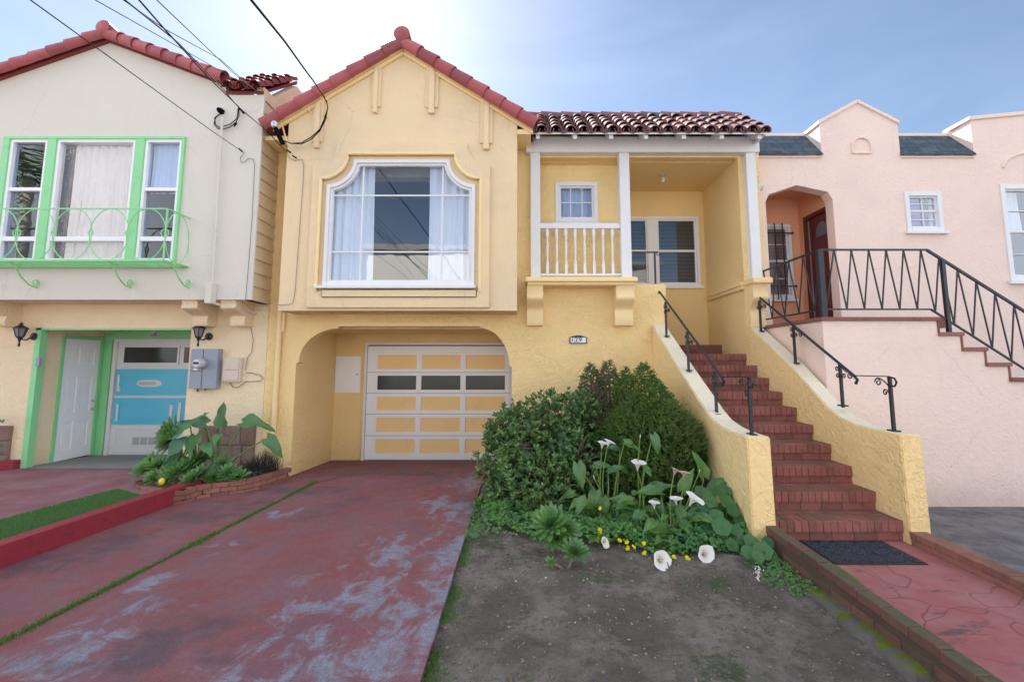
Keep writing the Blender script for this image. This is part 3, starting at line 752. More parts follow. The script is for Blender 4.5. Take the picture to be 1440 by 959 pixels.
bal = MB().box(.29, 1.607, YC+.03, YC+.11, 4.04, 4.13).box(.29, 1.607, YC+.04, YC+.10, 3.25, 3.29).build('balustrade', M_white, house, bevel=.006)
for k in range(8):
    x = U(720+(177+46.3*k)/3.551, 345, YC+.07).x
    MB().box(x-.022, x+.022, YC+.048, YC+.092, 3.29, 3.45).box(x-.022, x+.022, YC+.048, YC+.092, 3.92, 4.04).lathe(
        [(.018, 3.45), (.024, 3.48), (.013, 3.52), (.019, 3.66), (.021, 3.74), (.014, 3.86), (.022, 3.89), (.018, 3.92)], (x, YC+.07, 0), 10).build('baluster', M_white, bal)

# ---------------------------------------------------------------- entry stairs
st = thing('entry_staircase', 'red brick entry stairs between two sloping yellow stucco side walls', 'staircase', (2.98, 6, 0))
Y0s, TR, RI, ZB = 4.63, .326, .183, .156
def brick_step(name, x0, x1, y0, y1, z0, z1, parent):
    m = MB(); n = int((x1-x0)/.068); w = (x1-x0)/n; hh = z0 + (z1-z0)*.42
    for k in range(n):
        j = random.uniform(-.003, .003); m.box(x0+w*k+.002, x0+w*(k+1)-.002, y0+j-.012, y0+.21, hh+.004, z1+random.uniform(-.002, .002), .004)
    x = x0; k = random.choice((0, 1)); 
    while x < x1-.01:
        l = min(.215 if k else .12, x1-x); m.box(x+.002, x+l-.002, y0+.006, y0+.1, z0, hh, .003); x += l; k = 1
    m.box(x0, x1, y0+.02, y0+.2, z0-.1, z1-.012)
    n = int((x1-x0)/.215)+1; yb = y0+.212
    while yb < y1-.02:
        y2 = min(yb+.105, y1); x = x0 - random.choice((0, .1))
        while x < x1:
            a = max(x, x0); b = min(x+.21, x1)
            if b-a > .01: m.box(a+.003, b-.003, yb+.003, y2-.003, z1-.05, z1+random.uniform(-.002, .001))
            x += .21
        yb += .105
    m.box(x0, x1, y0+.2, y1, z0-.15, z1-.012)
    return m.build(name, M_brickst, parent)
for i in range(10):
    y0 = Y0s + TR*i; y1 = y0+TR+.03 if i < 9 else 8.49
    brick_step('step', XL+.0, XR-.002, y0, y1, ZB+RI*i, ZB+RI*(i+1), st)
brick_step('step', XL+.02, XR-.45, 8.47, 8.9, ZB+RI*10, ZB+RI*11, st)
def stair_wall(xa, xb, yfront, yflat, name):
    prof = [(yfront, 1.155), (yfront+.35, 1.16), (yflat-.25, 1.175), (yflat, 1.22), (yflat+.2, 1.305), (6.3, 1.79), (7.5, 2.47), (7.5, -.05), (yfront-.03, -.05)]
    n = 24; m = MB(); dense = []
    for i in range(len(prof)-3):
        a, b = prof[i], prof[i+1]
        for k in range(4): dense.append((a[0]+(b[0]-a[0])*k/4, a[1]+(b[1]-a[1])*k/4))
    dense += prof[6:]
    o = MB().poly(dense, (), 'x', xa, xb).build(name, M_yelr, st, bevel=.012)
    o.data.materials.append(M_walltop)
    for p in o.data.polygons:
        if p.normal.z > .6: p.material_index = 1
    return o
stair_wall(XLo, XL, 4.43, 5.2, 'side_wall')
stair_wall(XR, XRo, 4.57, 5.4, 'side_wall')

# wrought iron stair rails
def spiral(m, cx, cy, cz, r, turns, a0, sgn, th=.007):
    pts = []; n = int(22*turns)
    for k in range(n+1):
        f = k/n; rr = r*(1-.78*f); a = a0 + sgn*2*math.pi*turns*f
        pts.append((cx, cy + rr*math.cos(a), cz + rr*math.sin(a)))
    m.tube(pts, th, 5)
def stair_rail(x, posts, top, label):
    r = thing('stair_handrail', label, 'handrail', (x, 5.8, 1.3))
    for (y, zb, zt) in posts:
        MB().box(x-.014, x+.014, y-.014, y+.014, zb-.02, zt).box(x-.03, x+.03, y-.055, y+.055, zb-.005, zb+.012).build('post', M_iron, r)
    (ya, za), (yb, zb_), (yc, zc_) = top
    MB().tube([(x, ya, za-.03), (x, ya-.02, za), (x, yb, zb_), (x, yb-.05, zb_-.045), (x, yb-.02, zb_-.09)], .017, 6).build('handrail', M_iron, r, smooth=True)
    m = MB().tube([(x, yb, zb_+.0), (x, yc, zc_+.005)], .006, 5); m.tube([(x, yc, zc_), (x, yc-.06, zc_-.01), (x, yc-.085, zc_-.05), (x, yc-.06, zc_-.09), (x, yc-.01, zc_-.09)], .010, 6)
    m.build('tie_bar', M_iron, r)
    for i, (y, zb, zt) in enumerate(posts):
        m = MB()
        if i < 3:
            spiral(m, x, y+.055, zt-.06, .034, 1.2, math.pi, 1); spiral(m, x, y+.05, zt-.15, .032, 1.2, math.pi, -1)
            spiral(m, x, y-.055, zt-.14, .034, 1.2, 0, -1); spiral(m, x, y-.15, zt-.14, .04, 1.25, math.pi*.9, 1)
            m.tube([(x, y-.02, zt-.03), (x, y-.06, zt-.08), (x, y-.11, zt-.11)], .006, 5)
        else:
            spiral(m, x, y+.16, zt-.06, .045, 1.3, 0, 1); spiral(m, x, y+.07, zt-.16, .036, 1.2, math.pi, -1)
            m.tube([(x, y+.01, zt-.10), (x, y+.07, zt-.05), (x, y+.13, zt-.018), (x, y+.17, zt-.015)], .007, 5)
        m.build('scroll', M_iron, r)
    return r
def wt(y): return 1.79 + (y-6.3)*.567 if y > 6.3 else 1.305 + (y-5.4)*.539 if y > 5.4 else 1.16
stair_rail(2.21, [(7.1, wt(7.1), 2.78), (6.2, 1.74, 2.26), (5.36, 1.26, 1.75), (4.56, 1.155, 1.70)], [(7.42, 2.99), (5.18, 1.69), (4.56, 1.70)], 'black iron handrail on the bush-side stair wall, nearer the garage')
stair_rail(3.75, [(7.26, wt(7.26), 2.86), (6.39, 1.835, 2.37), (5.50, 1.345, 1.84), (4.77, 1.16, 1.70)], [(7.28, 2.88), (5.28, 1.70), (4.77, 1.70)], 'black iron handrail on the stair wall next to the pink house')
# short rail on the porch half wall
pr_ = thing('porch_rail', 'short black iron rail on top of the porch half wall', 'railing', (2.0, 7.6, 3.13))
zt = U(900, 355, 7.6).z; x2 = U(921, 370, 7.6).x
MB().bar((1.74, 7.6, zt), (x2+.06, 7.6, zt), .022).build('top_rail', M_iron, pr_)
MB().bar((x2, 7.6, 3.13), (x2, 7.6, zt), .026).box(x2-.12, x2+.08, 7.575, 7.625, 3.13, 3.145).build('post', M_iron, pr_)
m = MB(); m.tube([(x2+.06+.025*math.cos(a*.6), 7.6, zt-.025+.025*math.sin(a*.6)) for a in range(3, 12)], .007, 5); m.build('scroll', M_iron, pr_)

# small fittings of the yellow house
lamp = thing('ceiling_light', 'small bare bulb light on the yellow porch ceiling', 'light', (U(937, 244, 8.0).x, 8.2, 5.29))
lx = lamp.location.x
MB().lathe([(.05, 0), (.05, -.02), (.03, -.04), (.02, -.05)], (lx, 8.2, 5.29), 14).build('mount', M_steel, lamp, smooth=True)
MB().lathe([(.015, 0), (.022, -.02), (.035, -.05), (.032, -.075), (.012, -.095)], (lx, 8.2, 5.24), 14).build('bulb', plain('milky_glass', (.7,.7,.68), .2), lamp, smooth=True)
pl = thing('house_number_plaque', 'white number tiles in a black arched frame on the yellow wall', 'sign', tuple(U(812.5, 480, YF)))
x0, x1, z0, z1 = rect(800.8, 472.5, 825, 483.2, YF); y = YF-.012
arc = [(x0, z0), (x1, z0), (x1, z1-.02)] + [(x0+(x1-x0)*(1-k/10), z1-.02+.03*math.sin(math.pi*k/10)) for k in range(1, 10)] + [(x0, z1-.02)]
MB().poly(arc, (), 'y', y-.012, YF+.0).build('frame', M_iron, pl, bevel=.002)
tw = (x1-x0-.03)/4
M_enam = plain('white_enamel', (.82,.84,.88), .25); M_num = plain('navy_enamel', (.02,.035,.12), .3)
for k, ch in enumerate(('1', '2', '9', '')):
    a = x0+.015+tw*k; tl = MB().box(a+.002, a+tw-.002, y-.015, y-.012, z0+.014, z1-.026).build('number_tile', M_enam, pl)
    if ch:
        cu = bpy.data.curves.new('digit', 'FONT'); cu.body = ch; cu.size = .105; cu.extrude = .001; cu.align_x = 'CENTER'; cu.offset = .002
        tmp = bpy.data.objects.new('tmp', cu); C.objects.link(tmp); bpy.context.view_layer.update()
        me = bpy.data.meshes.new_from_object(tmp.evaluated_get(bpy.context.evaluated_depsgraph_get())); bpy.data.objects.remove(tmp)
        me.transform(Matrix.Translation(Vector((a+tw/2, y-.017, z0+.028)) - OFF[pl.name]) @ Matrix.Rotation(math.pi/2, 4, 'X'))
        me.materials.clear(); me.materials.append(M_num); o = bpy.data.objects.new('digit', me); fin(o, tl)
# ================================================================ THE LEFT HOUSE
lh = thing('stucco_house', 'grey and cream stucco house with green trimmed windows and blue garage door', 'house', (-7, 8.5, 0))
YL = 6.95
lbz = U(200, 421.5, YL).z; lbx = -4.145
lax = U(155, 60, YL).x; laz = U(155, 58, YL).z; ls = .385
def lz(x): return laz - ls*abs(x-lax)
xs_ = U(318, 120, YL).x; zst = U(340, 134, YL).z
lwx0, lwx1, lwz0, lwz1 = U(7.5, 193, YL).x, U(262.5, 193, YL).x, U(150, 372, YL).z, U(150, 193, YL).z
MB().poly([(-9.6, lbz), (lbx, lbz), (lbx, zst), (xs_, zst), (xs_, lz(xs_)), (lax, laz), (-9.6, lz(-9.6))], [[(lwx0, lwz0), (lwx1, lwz0), (lwx1, lwz1), (lwx0, lwz1)]], 'y', YL, YL+.15).build('bay_front', M_grey, lh)
MB().box(-9.6, lbx-.02, YL+.15, YF, lbz, lbz+.12).build('bay_floor', M_cream, lh)
m = MB(); z = lbz; k = 0
while z < 6.1:
    m.hexa([(lbx-.12, YL+.035, z), (lbx+.026, YL+.035, z), (lbx+.026, YF+.1, z), (lbx-.12, YF+.1, z), (lbx-.12, YL+.035, z+.215), (lbx+.004, YL+.035, z+.215), (lbx+.004, YF+.1, z+.215), (lbx-.12, YF+.1, z+.215)]); z += .215
m.build('clapboard', M_sid, lh)
MB().box(lbx-.05, lbx+.032, YL-.006, YL+.03, lbz, zst).build('corner_board', M_grey, lh)
# lower wall with the entry recess
rx0, rx1, rzt = -7.80, -5.385, 2.385
MB().poly([(-12, -.1), (rx0-.10, -.1), (rx0-.10, rzt+.0), (rx1, rzt), (rx1, -.1), (-4.145, -.1), (-4.145, 5.6), (-12, 5.6)], [[(-8.5, 3.0), (-5.0, 3.0), (-5.0, 5.5), (-8.5, 5.5)]], 'y', YF, YF+.14).build('wall', M_cream, lh)
MB().box(-4.3, -4.145, YF+.14, 17, -.1, 6).box(-12, -4.3, 16.8, 17, -.1, 6).build('outer_wall', M_cream, lh)
MB().box(rx0-.10, rx0-.012, YF-.012, YF+.10, .19, rzt+.03).box(rx0-.10, rx1+.0, YF-.012, YF+.02, rzt-.012, rzt+.018).build('opening_trim', M_green, lh)
XS = -7.9
m = MB().box(XS-.15, XS, YF+.14, 7.93, .0, 2.6).box(XS-.15, XS, 8.70, 8.75, .0, 2.6).box(XS-.15, XS, 7.93, 8.70, 2.30, 2.6).box(XS-.1, -5.0, YF+.14, 9.0, 2.50, 2.6)
m.box(XS-.15, -5.0, 8.85, 8.95, 2.36, 2.6).box(XS-.15, -7.72, 8.75, 8.95, .0, 2.6).box(rx1, rx1+.1, YF+.14, 8.75, 0, 2.6)
m.build('entry_recess', M_cream, lh)
# white six panel door in the side wall
dy0, dy1, dzb, dzt = 7.98, 8.65, .185, 2.26
MB().box(XS-.4, XS-.06, 7.66, 8.95, .0, 2.6).build('door_light_block', M_room, lh)  # unseen block behind the door, added to stop light leaking under it
MB().box(XS-.05, XS+.03, 7.93, dy0, .18, 2.30).box(XS-.05, XS+.03, dy1, 8.70, .18, 2.30).box(XS-.05, XS+.03, dy0, dy1, dzt, 2.32).box(XS-.0, XS+.02, 8.70, 8.79, .16, 2.36).box(XS, -7.73, 8.72, 8.75, .16, 2.40).box(-7.72, -5.2, 8.70, 8.74, 2.285, 2.44).build('door_trim', M_green, lh)
door = MB()
pan = []
for (a, b) in ((.14, .44), (.56, .86)):
    for (c0, c1) in ((.09, .31), (.38, .68), (.78, .92)): pan.append((dy0+(dy1-dy0)*a, dy0+(dy1-dy0)*b, dzb+(dzt-dzb)*c0, dzb+(dzt-dzb)*c1))
door.poly([(dy0, dzb), (dy1, dzb), (dy1, dzt), (dy0, dzt)], [[(a, c0), (b, c0), (b, c1), (a, c1)] for a, b, c0, c1 in pan], 'x', XS-.04, XS+.012)
door.box(XS-.038, XS-.01, dy0+.01, dy1-.01, dzb+.01, dzt-.01)
for a, b, c0, c1 in pan: door.box(XS-.03, XS+.003, a+.025, b-.025, c0+.025, c1-.025, .01)
do = door.build('front_door', M_white2, lh, bevel=.003)
for z, r in ((1.16, .022), (1.01, .03)): MB().lathe([(r, 0), (r, .02), (r*.6, .035), (r*.9, .06), (r*.5, .07)], (XS+.012, dy1-.055, z), 12, 'x').build('knob', M_steel, do, smooth=True)
# blue and white garage door
YG = 8.75
gX0, gX1 = -7.70, -5.15
g = MB().box(gX0+.02, gX1, YG+.02, YG+.06, .10, 2.28)
rect_ring(g, gX0, gX1+.1, .15, 2.29, .06, YG-.03, YG+.05, .001)
a0, a1, b0, b1 = rect(175, 488.5, 249, 510, YG)
gdo = g.build('garage_door', M_white, lh, bevel=.003)
MB().box(a0-.04, a1+.04, YG-.0, YG+.019, b0-.04, b1+.04).build('window_frame', M_white, gdo, bevel=.003)
MB().box(a0, a1, YG-.006, YG-.001, b0, b1).build('pane', plain('dark_pane', (.035,.035,.04), .12), gdo)
c0, c1, _, _ = rect(259, 488, 285, 510, YG); MB().box(c0, c1, YG-.006, YG+.019, b0, b1).build('pane', plain('dark_pane_red', (.07,.03,.035), .15), gdo)
for (yt, yb) in ((519, 556), (559.5, 597)):
    X0, X1, Z0_, Z1_ = rect(161, yt, 290, yb, YG)
    X0 = U(162, 560, YG).x - .02; X1 = gX1
    m = MB().box(X0, X1, YG-.004, YG+.019, Z0_, Z1_)
    for (f0, f1) in ((.06, 1.02),):
        a = X0+.10; b = X1-.15; q0, q1 = Z0_+.09, Z1_-.08
        rect_ring(m, a, b, q0, q1, .03, YG-.016, YG-.0045)
        m.box(a+.07, b-.07, YG-.011, YG-.0045, q0+.06, q1-.06)
    m.build('blue_panel', M_blue, gdo, bevel=.003)
x0, x1, z0, z1 = rect(193, 534, 228, 544, YG)
n = 20; pts = [((x0+x1)/2+(x1-x0)/2*math.copysign(abs(math.cos(2*math.pi*k/n))**.7, math.cos(2*math.pi*k/n)), (z0+z1)/2+(z1-z0)/2*math.copysign(abs(math.sin(2*math.pi*k/n))**.8, math.sin(2*math.pi*k/n))) for k in range(n)]
ms = MB().poly(pts, (), 'y', YG-.016, YG-.0115).build('mail_slot', M_white, gdo)
MB().box(x0+.04, x1-.11, YG-.024, YG-.0165, z0+.035, z1-.035).build('flap', M_steel, ms)
x0, x1, z0, z1 = rect(184, 615, 240, 625.5, YG); w = (x1-x0)/5
for k in range(5): MB().box(x0+w*k+.015, x0+w*(k+1)-.015, YG+.012, YG+.0185, z0, z1).build('vent', plain('vent_mesh', (.45,.45,.47), .6), gdo)
X0, X1, Z0_, Z1_ = rect(160, 603, 290, 636, YG)
m = MB(); rect_ring(m, X0, gX1-.1, Z0_, Z1_, .02, YG+.006, YG+.0195); m.build('lower_panel', M_white, gdo)
# bits of masking left white on the blue panels
for (xa, ya, xb, yb) in ((164,568,167,592),(168,544,170,551),(239,569,243,591),(251,566,255,592),(166,527,169,550)):
    a, b, c_, d = rect(xa, ya, xb, yb, YG); MB().box(a, b, YG-.020, YG-.0165, c_, d).build('paint_patch', M_white, gdo)
# recess light
rl = thing('recess_light', 'small chrome spotlight under the lintel of the green trimmed entry', 'light', (-6.35, 8.0, 2.5))
q = U(216, 471, 8.2)
MB().lathe([(.06, .06), (.06, .05), (.03, .03), (.05, .0), (.075, -.02), (.07, -.035), (.03, -.04)], (q.x, q.y, q.z), 14).build('lamp_head', M_steel, rl, smooth=True)

# stone veneer at the foot
def veneer(x0, x1, z0, z1, y, parent):
    rnd = random.Random(5); m = MB(); z = z0
    while z < z1-.02:
        h = min(rnd.uniform(.2, .3), z1-z); 
        if z1-z-h < .08: h = z1-z
        x = x0
        while x < x1-.01:
            w = min(rnd.uniform(.25, .45), x1-x)
            if x1-x-w < .08: w = x1-x
            m.box(x+.006, x+w-.006, y-.06-rnd.uniform(0, .02), y, z+.006, z+h-.006, .015); x += w
        z += h
    m.box(x0+.01, x1-.01, y-.045, y+.002, z0, z1-.01)
    return m.build('stone_veneer', M_stone, parent)
veneer(rx1+.28, -4.22, .0, .86, YF, lh); veneer(-9.8, rx0-.28, .15, .86, YF, lh)
# corbels under the bay
for (a, b) in ((-5.215, -4.975), (-4.615, -4.385), (-8.42, -8.16)):
    corbel(a, b, lbz-.001, .50, .37, M_cream, lh)
# windows
lw = MB(); gpx = [(7.5, 16), (70.5, 82), (192.5, 206), (259.5, 262.5)]
ZT, ZBt = lwz1, lwz0
gx = [(U(a, 280, YL).x, U(b, 280, YL).x) for a, b in ((4, 13), (66.5, 78.5), (190, 203.5), (257.5, 261.5))]
gx[0] = (lwx0, lwx0+.11); gx[3] = (lwx1-.05, lwx1)
gx[1] = (U(70, 193, YL).x, U(83, 193, YL).x); gx[2] = (U(193, 193, YL).x, U(206.5, 193, YL).x)
for a, b in gx: lw.box(a, b, YL-.03, YL+.12, ZBt+.05, ZT-.045)
lw.box(lwx0, lwx1, YL-.03, YL+.12, ZT-.045, ZT).box(lwx0, lwx1, YL-.05, YL+.12, ZBt-.03, ZBt+.05)
lwo = lw.build('window', M_green, lh, bevel=.004)
zm1 = U(40, 266, YL).z; zm2 = U(40, 335.5, YL).z
for i in range(3):
    a, b = gx[i][1], gx[i+1][0]; z0, z1 = ZBt+.05, ZT-.045
    m = MB(); rect_ring(m, a, b, z0, z1, .045, YL-.012, YL+.09)
    m.box(a+.045, b-.045, YL-.006, YL+.08, zm2-.04, zm2+.03)
    if i != 1: m.box(a+.045, b-.045, YL-.002, YL+.08, zm1-.03, zm1+.025)
    m.build('sash', M_white2, lwo, bevel=.003)
    MB().box(a+.03, b-.03, YL+.04, YL+.044, z0+.03, z1-.03).build('pane', M_glassf if i == 1 else M_glassd, lwo)
    if i == 1: curtain('curtain', a+.18, b-.03, z0, z1, YL+.13, M_lace, lwo, .02, 9, .0, 5); curtain('curtain', a+.05, a+.34, z0, z1, YL+.16, plain('brown_drape', (.20,.10,.07), .9), lwo, .02, 4, 0, 2)
    if i == 2: curtain('curtain', a+.02, b-.02, zm1-.02, z1, YL+.14, M_curt, lwo, .02, 5, 0, 6)
room(lwx0-.2, lwx1+.2, YL+.16, 10.5, ZBt-.2, ZT+.2, lh)
# roofs
m = MB(); rake_tiles(m, (xs_+.02, YL-.07, lz(xs_)+.05), (lax+.02, YL-.07, laz+.05), 8, .10, (0,-.75,.66)); rake_tiles(m, (-9.7, YL-.07, lz(-9.7)+.05), (lax-.02, YL-.07, laz+.05), 11, .10, (0,-.75,.66))
m.build('rake_tile', M_tile, lh, smooth=True)
m = MB()
for xe, c_ in ((xs_+.06, 7), (-9.7, 11)):
    tile_field(m, (xe, YL+.06, lz(xe)+.08), (xe, 9.5, lz(xe)+.08), (lax, YL+.06, laz+.08), (lax, 9.5, laz+.08), 12, c_, .09)
    m.hexa([(xe, YL-.06, lz(xe)-.04), (lax, YL-.06, laz-.04), (lax, 9.5, laz-.04), (xe, 9.5, lz(xe)-.04), (xe, YL-.06, lz(xe)+.11), (lax, YL-.06, laz+.11), (lax, 9.5, laz+.02), (xe, 9.5, lz(xe)+.02)])
m.build('roof', M_tile3, lh, smooth=True)
m = MB(); rake_tiles(m, (lax, YL-.15, laz+.12), (lax, 9.5, laz+.15), 6, .11)
m.lathe([(.02, -.02), (.09, -.015), (.108, .0), (.108, .06)], (lax, YL-.16, laz+.12), 16, 'y'); m.build('ridge_tile', M_tile, lh, smooth=True)
q0 = U(345, 131, 6.90); 
m = MB(); ev = zst+.05
tile_field(m, (xs_-.0, 6.85, ev), (-4.10, 6.85, ev), (xs_-.0, 7.95, 6.98), (-4.10, 7.95, 6.98), 3, 6, .09, jit=.01)
m.hexa([(xs_, 6.96, ev-.03), (-4.15, 6.96, ev-.03), (-4.15, 8.0, 6.93), (xs_, 8.0, 6.93), (xs_, 6.96, ev+.02), (-4.15, 6.96, ev+.02), (-4.15, 8.0, 7.0), (xs_, 8.0, 7.0)])
m.build('side_roof', M_tile3, lh, smooth=True)
m = MB().poly([(YL+.15, lbz+.5), (YL+.15, zst), (7.12, zst), (8.0, 6.9), (9.2, 6.9), (9.2, 5.4), (YF, 5.4)], (), 'x', -4.30, -4.16); m.build('roof_side', M_sid, lh)
# downpipe on the bay
MB().tube([U(313, 165, YL-.06), U(299, 395, YL-.06)], .019, 8).build('conduit', M_grey, lh, smooth=True)
a = U(298.5, 398, YL-.05); MB().box(a.x-.06, a.x+.05, YL-.12, YL-.002, lbz-.07, a.z).build('conduit_boot', M_grey, lh, bevel=.01)
MB().tube([(a.x, YL-.02, lbz-.05), (a.x+.12, YL+.2, lbz-.09), (a.x+.30, YL+.4, lbz-.12), (a.x+.34, YF, lbz-.16)], .022, 8).build('conduit_tail', M_grey, lh, smooth=True)

# iron window balcony, green
bc = thing('window_balcony', 'green wrought iron window box balcony of interlaced rings under the picture windows', 'balcony', (-6.7, 6.7, 3.29))
bY, bz_, bzt, bX1 = 6.49, 3.30, 4.06, -5.14; bX0 = -8.75
MB().bar((bX0, bY, bzt), (bX1, bY, bzt), .018).bar((bX1, bY, bzt), (bX1, YL, bzt), .018).build('top_rail', M_greeni, bc)
m = MB().bar((bX0, bY, bz_), (bX1, bY, bz_), .03).bar((bX1, bY, bz_), (bX1, YL, bz_), .03).bar((bX0, YL-.03, bz_), (bX1, YL-.03, bz_), .03)
x = bX0
while x < bX1: m.bar((x, bY, bz_+.004), (x+.08, YL, bz_+.004), .013); x += .085
m.build('slatted_base', M_greeni, bc)
MB().bar((bX1, bY, bz_), (bX1, bY, bzt), .018).build('corner_post', M_greeni, bc)
nodes = [78, 250, 425, 600, 775]; xn = [U(a/3.349, 330, bY).x for a in nodes]; dxn = (xn[-1]-xn[0])/4
m = MB(); zc_, hh = (bz_+bzt)/2, (bzt-bz_)/2
def ring(m, c, rx, rz, th, axis=0, n=28, a0=0, a1=2*math.pi):
    pts = []
    for k in range(n+1):
        a = a0+(a1-a0)*k/n; d = rx*math.cos(a)
        pts.append((c[0]+(d if axis == 0 else 0), c[1]+(d if axis == 1 else 0), c[2]+rz*math.sin(a)))
    m.tube(pts, th, 5)
for k in range(-2, 4):
    cx_ = xn[0] + dxn*(k+.5); 
    if cx_ > bX1-.1: continue
    ring(m, (cx_, bY, zc_), dxn*.53, hh, .007)
for k in range(-1, 5):
    ring(m, (xn[0]+dxn*k, bY, zc_+.02), .055 if k in (0, 4) else .035, .06 if k in (0, 4) else .04, .006, n=14)
ring(m, (bX1, (bY+YL)/2, zc_), (YL-bY)/2, hh, .007, 1)
m.build('ring_scrollwork', M_greeni, bc)
for px_ in (100, 560, 845):
    x = U(px_/3.349*1.0-6, 370, 6.6).x
    m = MB(); m.tube([(x, bY+.02, bz_-.01), (x, bY+.08, bz_-.05), (x, bY+.18, bz_-.2), (x, bY+.30, bz_-.30), (x, YL-.03, bz_-.33)], .011, 6)
    spiral(m, x, YL-.07, bz_-.26, .06, 1.4, -math.pi/2, 1, .010); spiral(m, x, bY+.14, bz_-.05, .035, 1.2, math.pi, -1, .009)
    m.build('bracket', M_greeni, bc)

# electric meter, cable box, lanterns
mt = thing('electric_meter', 'grey electric meter cabinet with round glass dial on the cream wall', 'meter', (U(292, 540, YF).x, YF, .9))
x0, x1, z0, z1 = rect(274.5, 491, 312, 546, YF)
MB().box(x0, x1, YF-.12, YF, z0, z1, .006).build('cabinet', M_bluegrey, mt)
xm = x0+(x1-x0)*.46
MB().box(xm-.004, xm+.004, YF-.124, YF-.12, z0+.01, z1-.01).box(x0+.01, xm, YF-.124, YF-.12, z0+(z1-z0)*.44, z0+(z1-z0)*.45).build('door_seam', M_room, mt)
mc = U(284, 511, 7.35)
MB().lathe([(.085, 0), (.085, -.05), (.08, -.06)], (mc.x, YF-.12, mc.z), 20, 'y').build('meter_ring', M_bluegrey, mt, smooth=True)
mg = MB().lathe([(.072, -.06), (.072, -.15), (.06, -.165), (.02, -.168)], (mc.x, YF-.12, mc.z), 20, 'y').build('dial_glass', plain('meter_glass', (.55,.57,.6), .12), mt, smooth=True)
MB().box(mc.x-.045, mc.x+.045, YF-.29, YF-.288, mc.z-.012, mc.z+.022).build('dial', M_iron, mg)
MB().box(x0+.06, x0+.12, YF-.125, YF-.121, z0+.29, z0+.32).build('sticker', M_white2, mt)
MB().tube([(x0+.10, YF-.05, z0), (x0+.10, YF-.05, z0-.05)], .012, 6).tube([(x0+.22, YF-.05, z0), (x0+.22, YF-.05, z0-.03)], .012, 6).build('stub', M_iron, mt)
cb = thing('cable_box', 'beige telephone cable box with looping wires right of the grey meter cabinet', 'box', (U(331, 520, YF).x, YF, 1.5))
x0, x1, z0, z1 = rect(317, 503, 342, 537, YF)
MB().box(x0, x1, YF-.07, YF, z0, z1, .008).box(x0+.01, x1-.03, YF-.085, YF-.07, z0+.03, z1-.005, .005).build('cover', M_beige, cb)
MB().box(x0+.05, x1-.04, YF-.088, YF-.0852, (z0+z1)/2, (z0+z1)/2+.005).build('seam', M_room, cb)
MB().tube([U(a, b, YF-.02) for a, b in ((346, 524), (352, 524), (365, 527), (370.5, 532), (366, 536), (345, 536.5), (336, 544), (328, 545), (323, 538))], .006, 5).tube(
    [U(a, b, YF-.02) for a, b in ((345, 520), (348, 503), (354, 495), (356, 478), (353, 462), (347, 450), (345, 440))], .005, 5).build('wire', plain('grey_wire', (.25,.2,.17), .6), cb)
def lantern(px_, py_, label):
    c = U(px_, py_, 7.3); t_ = thing('wall_lantern', label, 'lantern', (c.x, YF, c.z), 'black coach lanterns beside the entry')
    x, y, z = c.x, 7.33, c.z
    bxx = x+.055
    MB().lathe([(.06, 0), (.06, -.02), (.04, -.03)], (bxx, YF, z-.07), 14, 'y').tube([(bxx, YF-.03, z-.07), (bxx-.02, YF-.10, z-.13), (x, y, z-.12), (x, y, z-.09)], .012, 6).build('wall_bracket', M_iron, t_, smooth=True)
    m = MB(); r0, r1 = .048, .082; za, zb = z-.08, z+.05
    for k in range(6):
        a = math.pi/3*k; m.tube([(x+r0*math.cos(a), y+r0*math.sin(a), za), (x+r1*math.cos(a), y+r1*math.sin(a), zb)], .006, 4)
    m.lathe([(.012, -.24), (.018, -.21), (.010, -.17), (.022, -.12), (.05, -.085), (.05, -.078)], (x, y, z), 12)
    m.lathe([(.094, .048), (.094, .056), (.03, .10), (.012, .11), (.035, .122), (.01, .135), (.004, .155)], (x, y, z), 12)
    m.build('lantern_frame', M_iron, t_, smooth=True, angle=30)
    MB().lathe([(r0-.006, -.078), (r1-.008, .046)], (x, y, z), 6).build('glass', plain('smoked_lantern_glass', (.22,.22,.24), .15), t_)
lantern(26, 466, 'black coach lantern at the far left, left of the green trimmed entry'); lantern(278, 466, 'black coach lantern just above the grey electric meter cabinet')
q = U(57, 509, YF)
MB().box(q.x-.03, q.x+.03, YF-.05, YF-.012, q.z-.07, q.z+.07, .006).build('door_camera', M_bluegrey, None, label='small grey doorbell camera on the green entry post', cat='doorbell')

# red kerb between the two driveways
A, B = KA.copy(), KC.copy(); d = (B-A).normalized(); nrm = Vector((-d.y, d.x, 0)); 
if nrm.x > 0: nrm = -nrm
m = MB(); L = (B-A).length; s_ = 0
def kq(s, w, z): p = A + d*s + nrm*w; return (p.x, p.y, z)
m.hexa([kq(0,0,.0), kq(L,0,.0), kq(L,.17,.0), kq(0,.17,.0), kq(0,0,.275), kq(L,0,.275), kq(L,.17,.275), kq(0,.17,.275)])
rk = m.build('kerb', M_redkerb, None, bevel=.008, label='low bright red painted kerb between the left lawn strip and the driveway', cat='kerb')

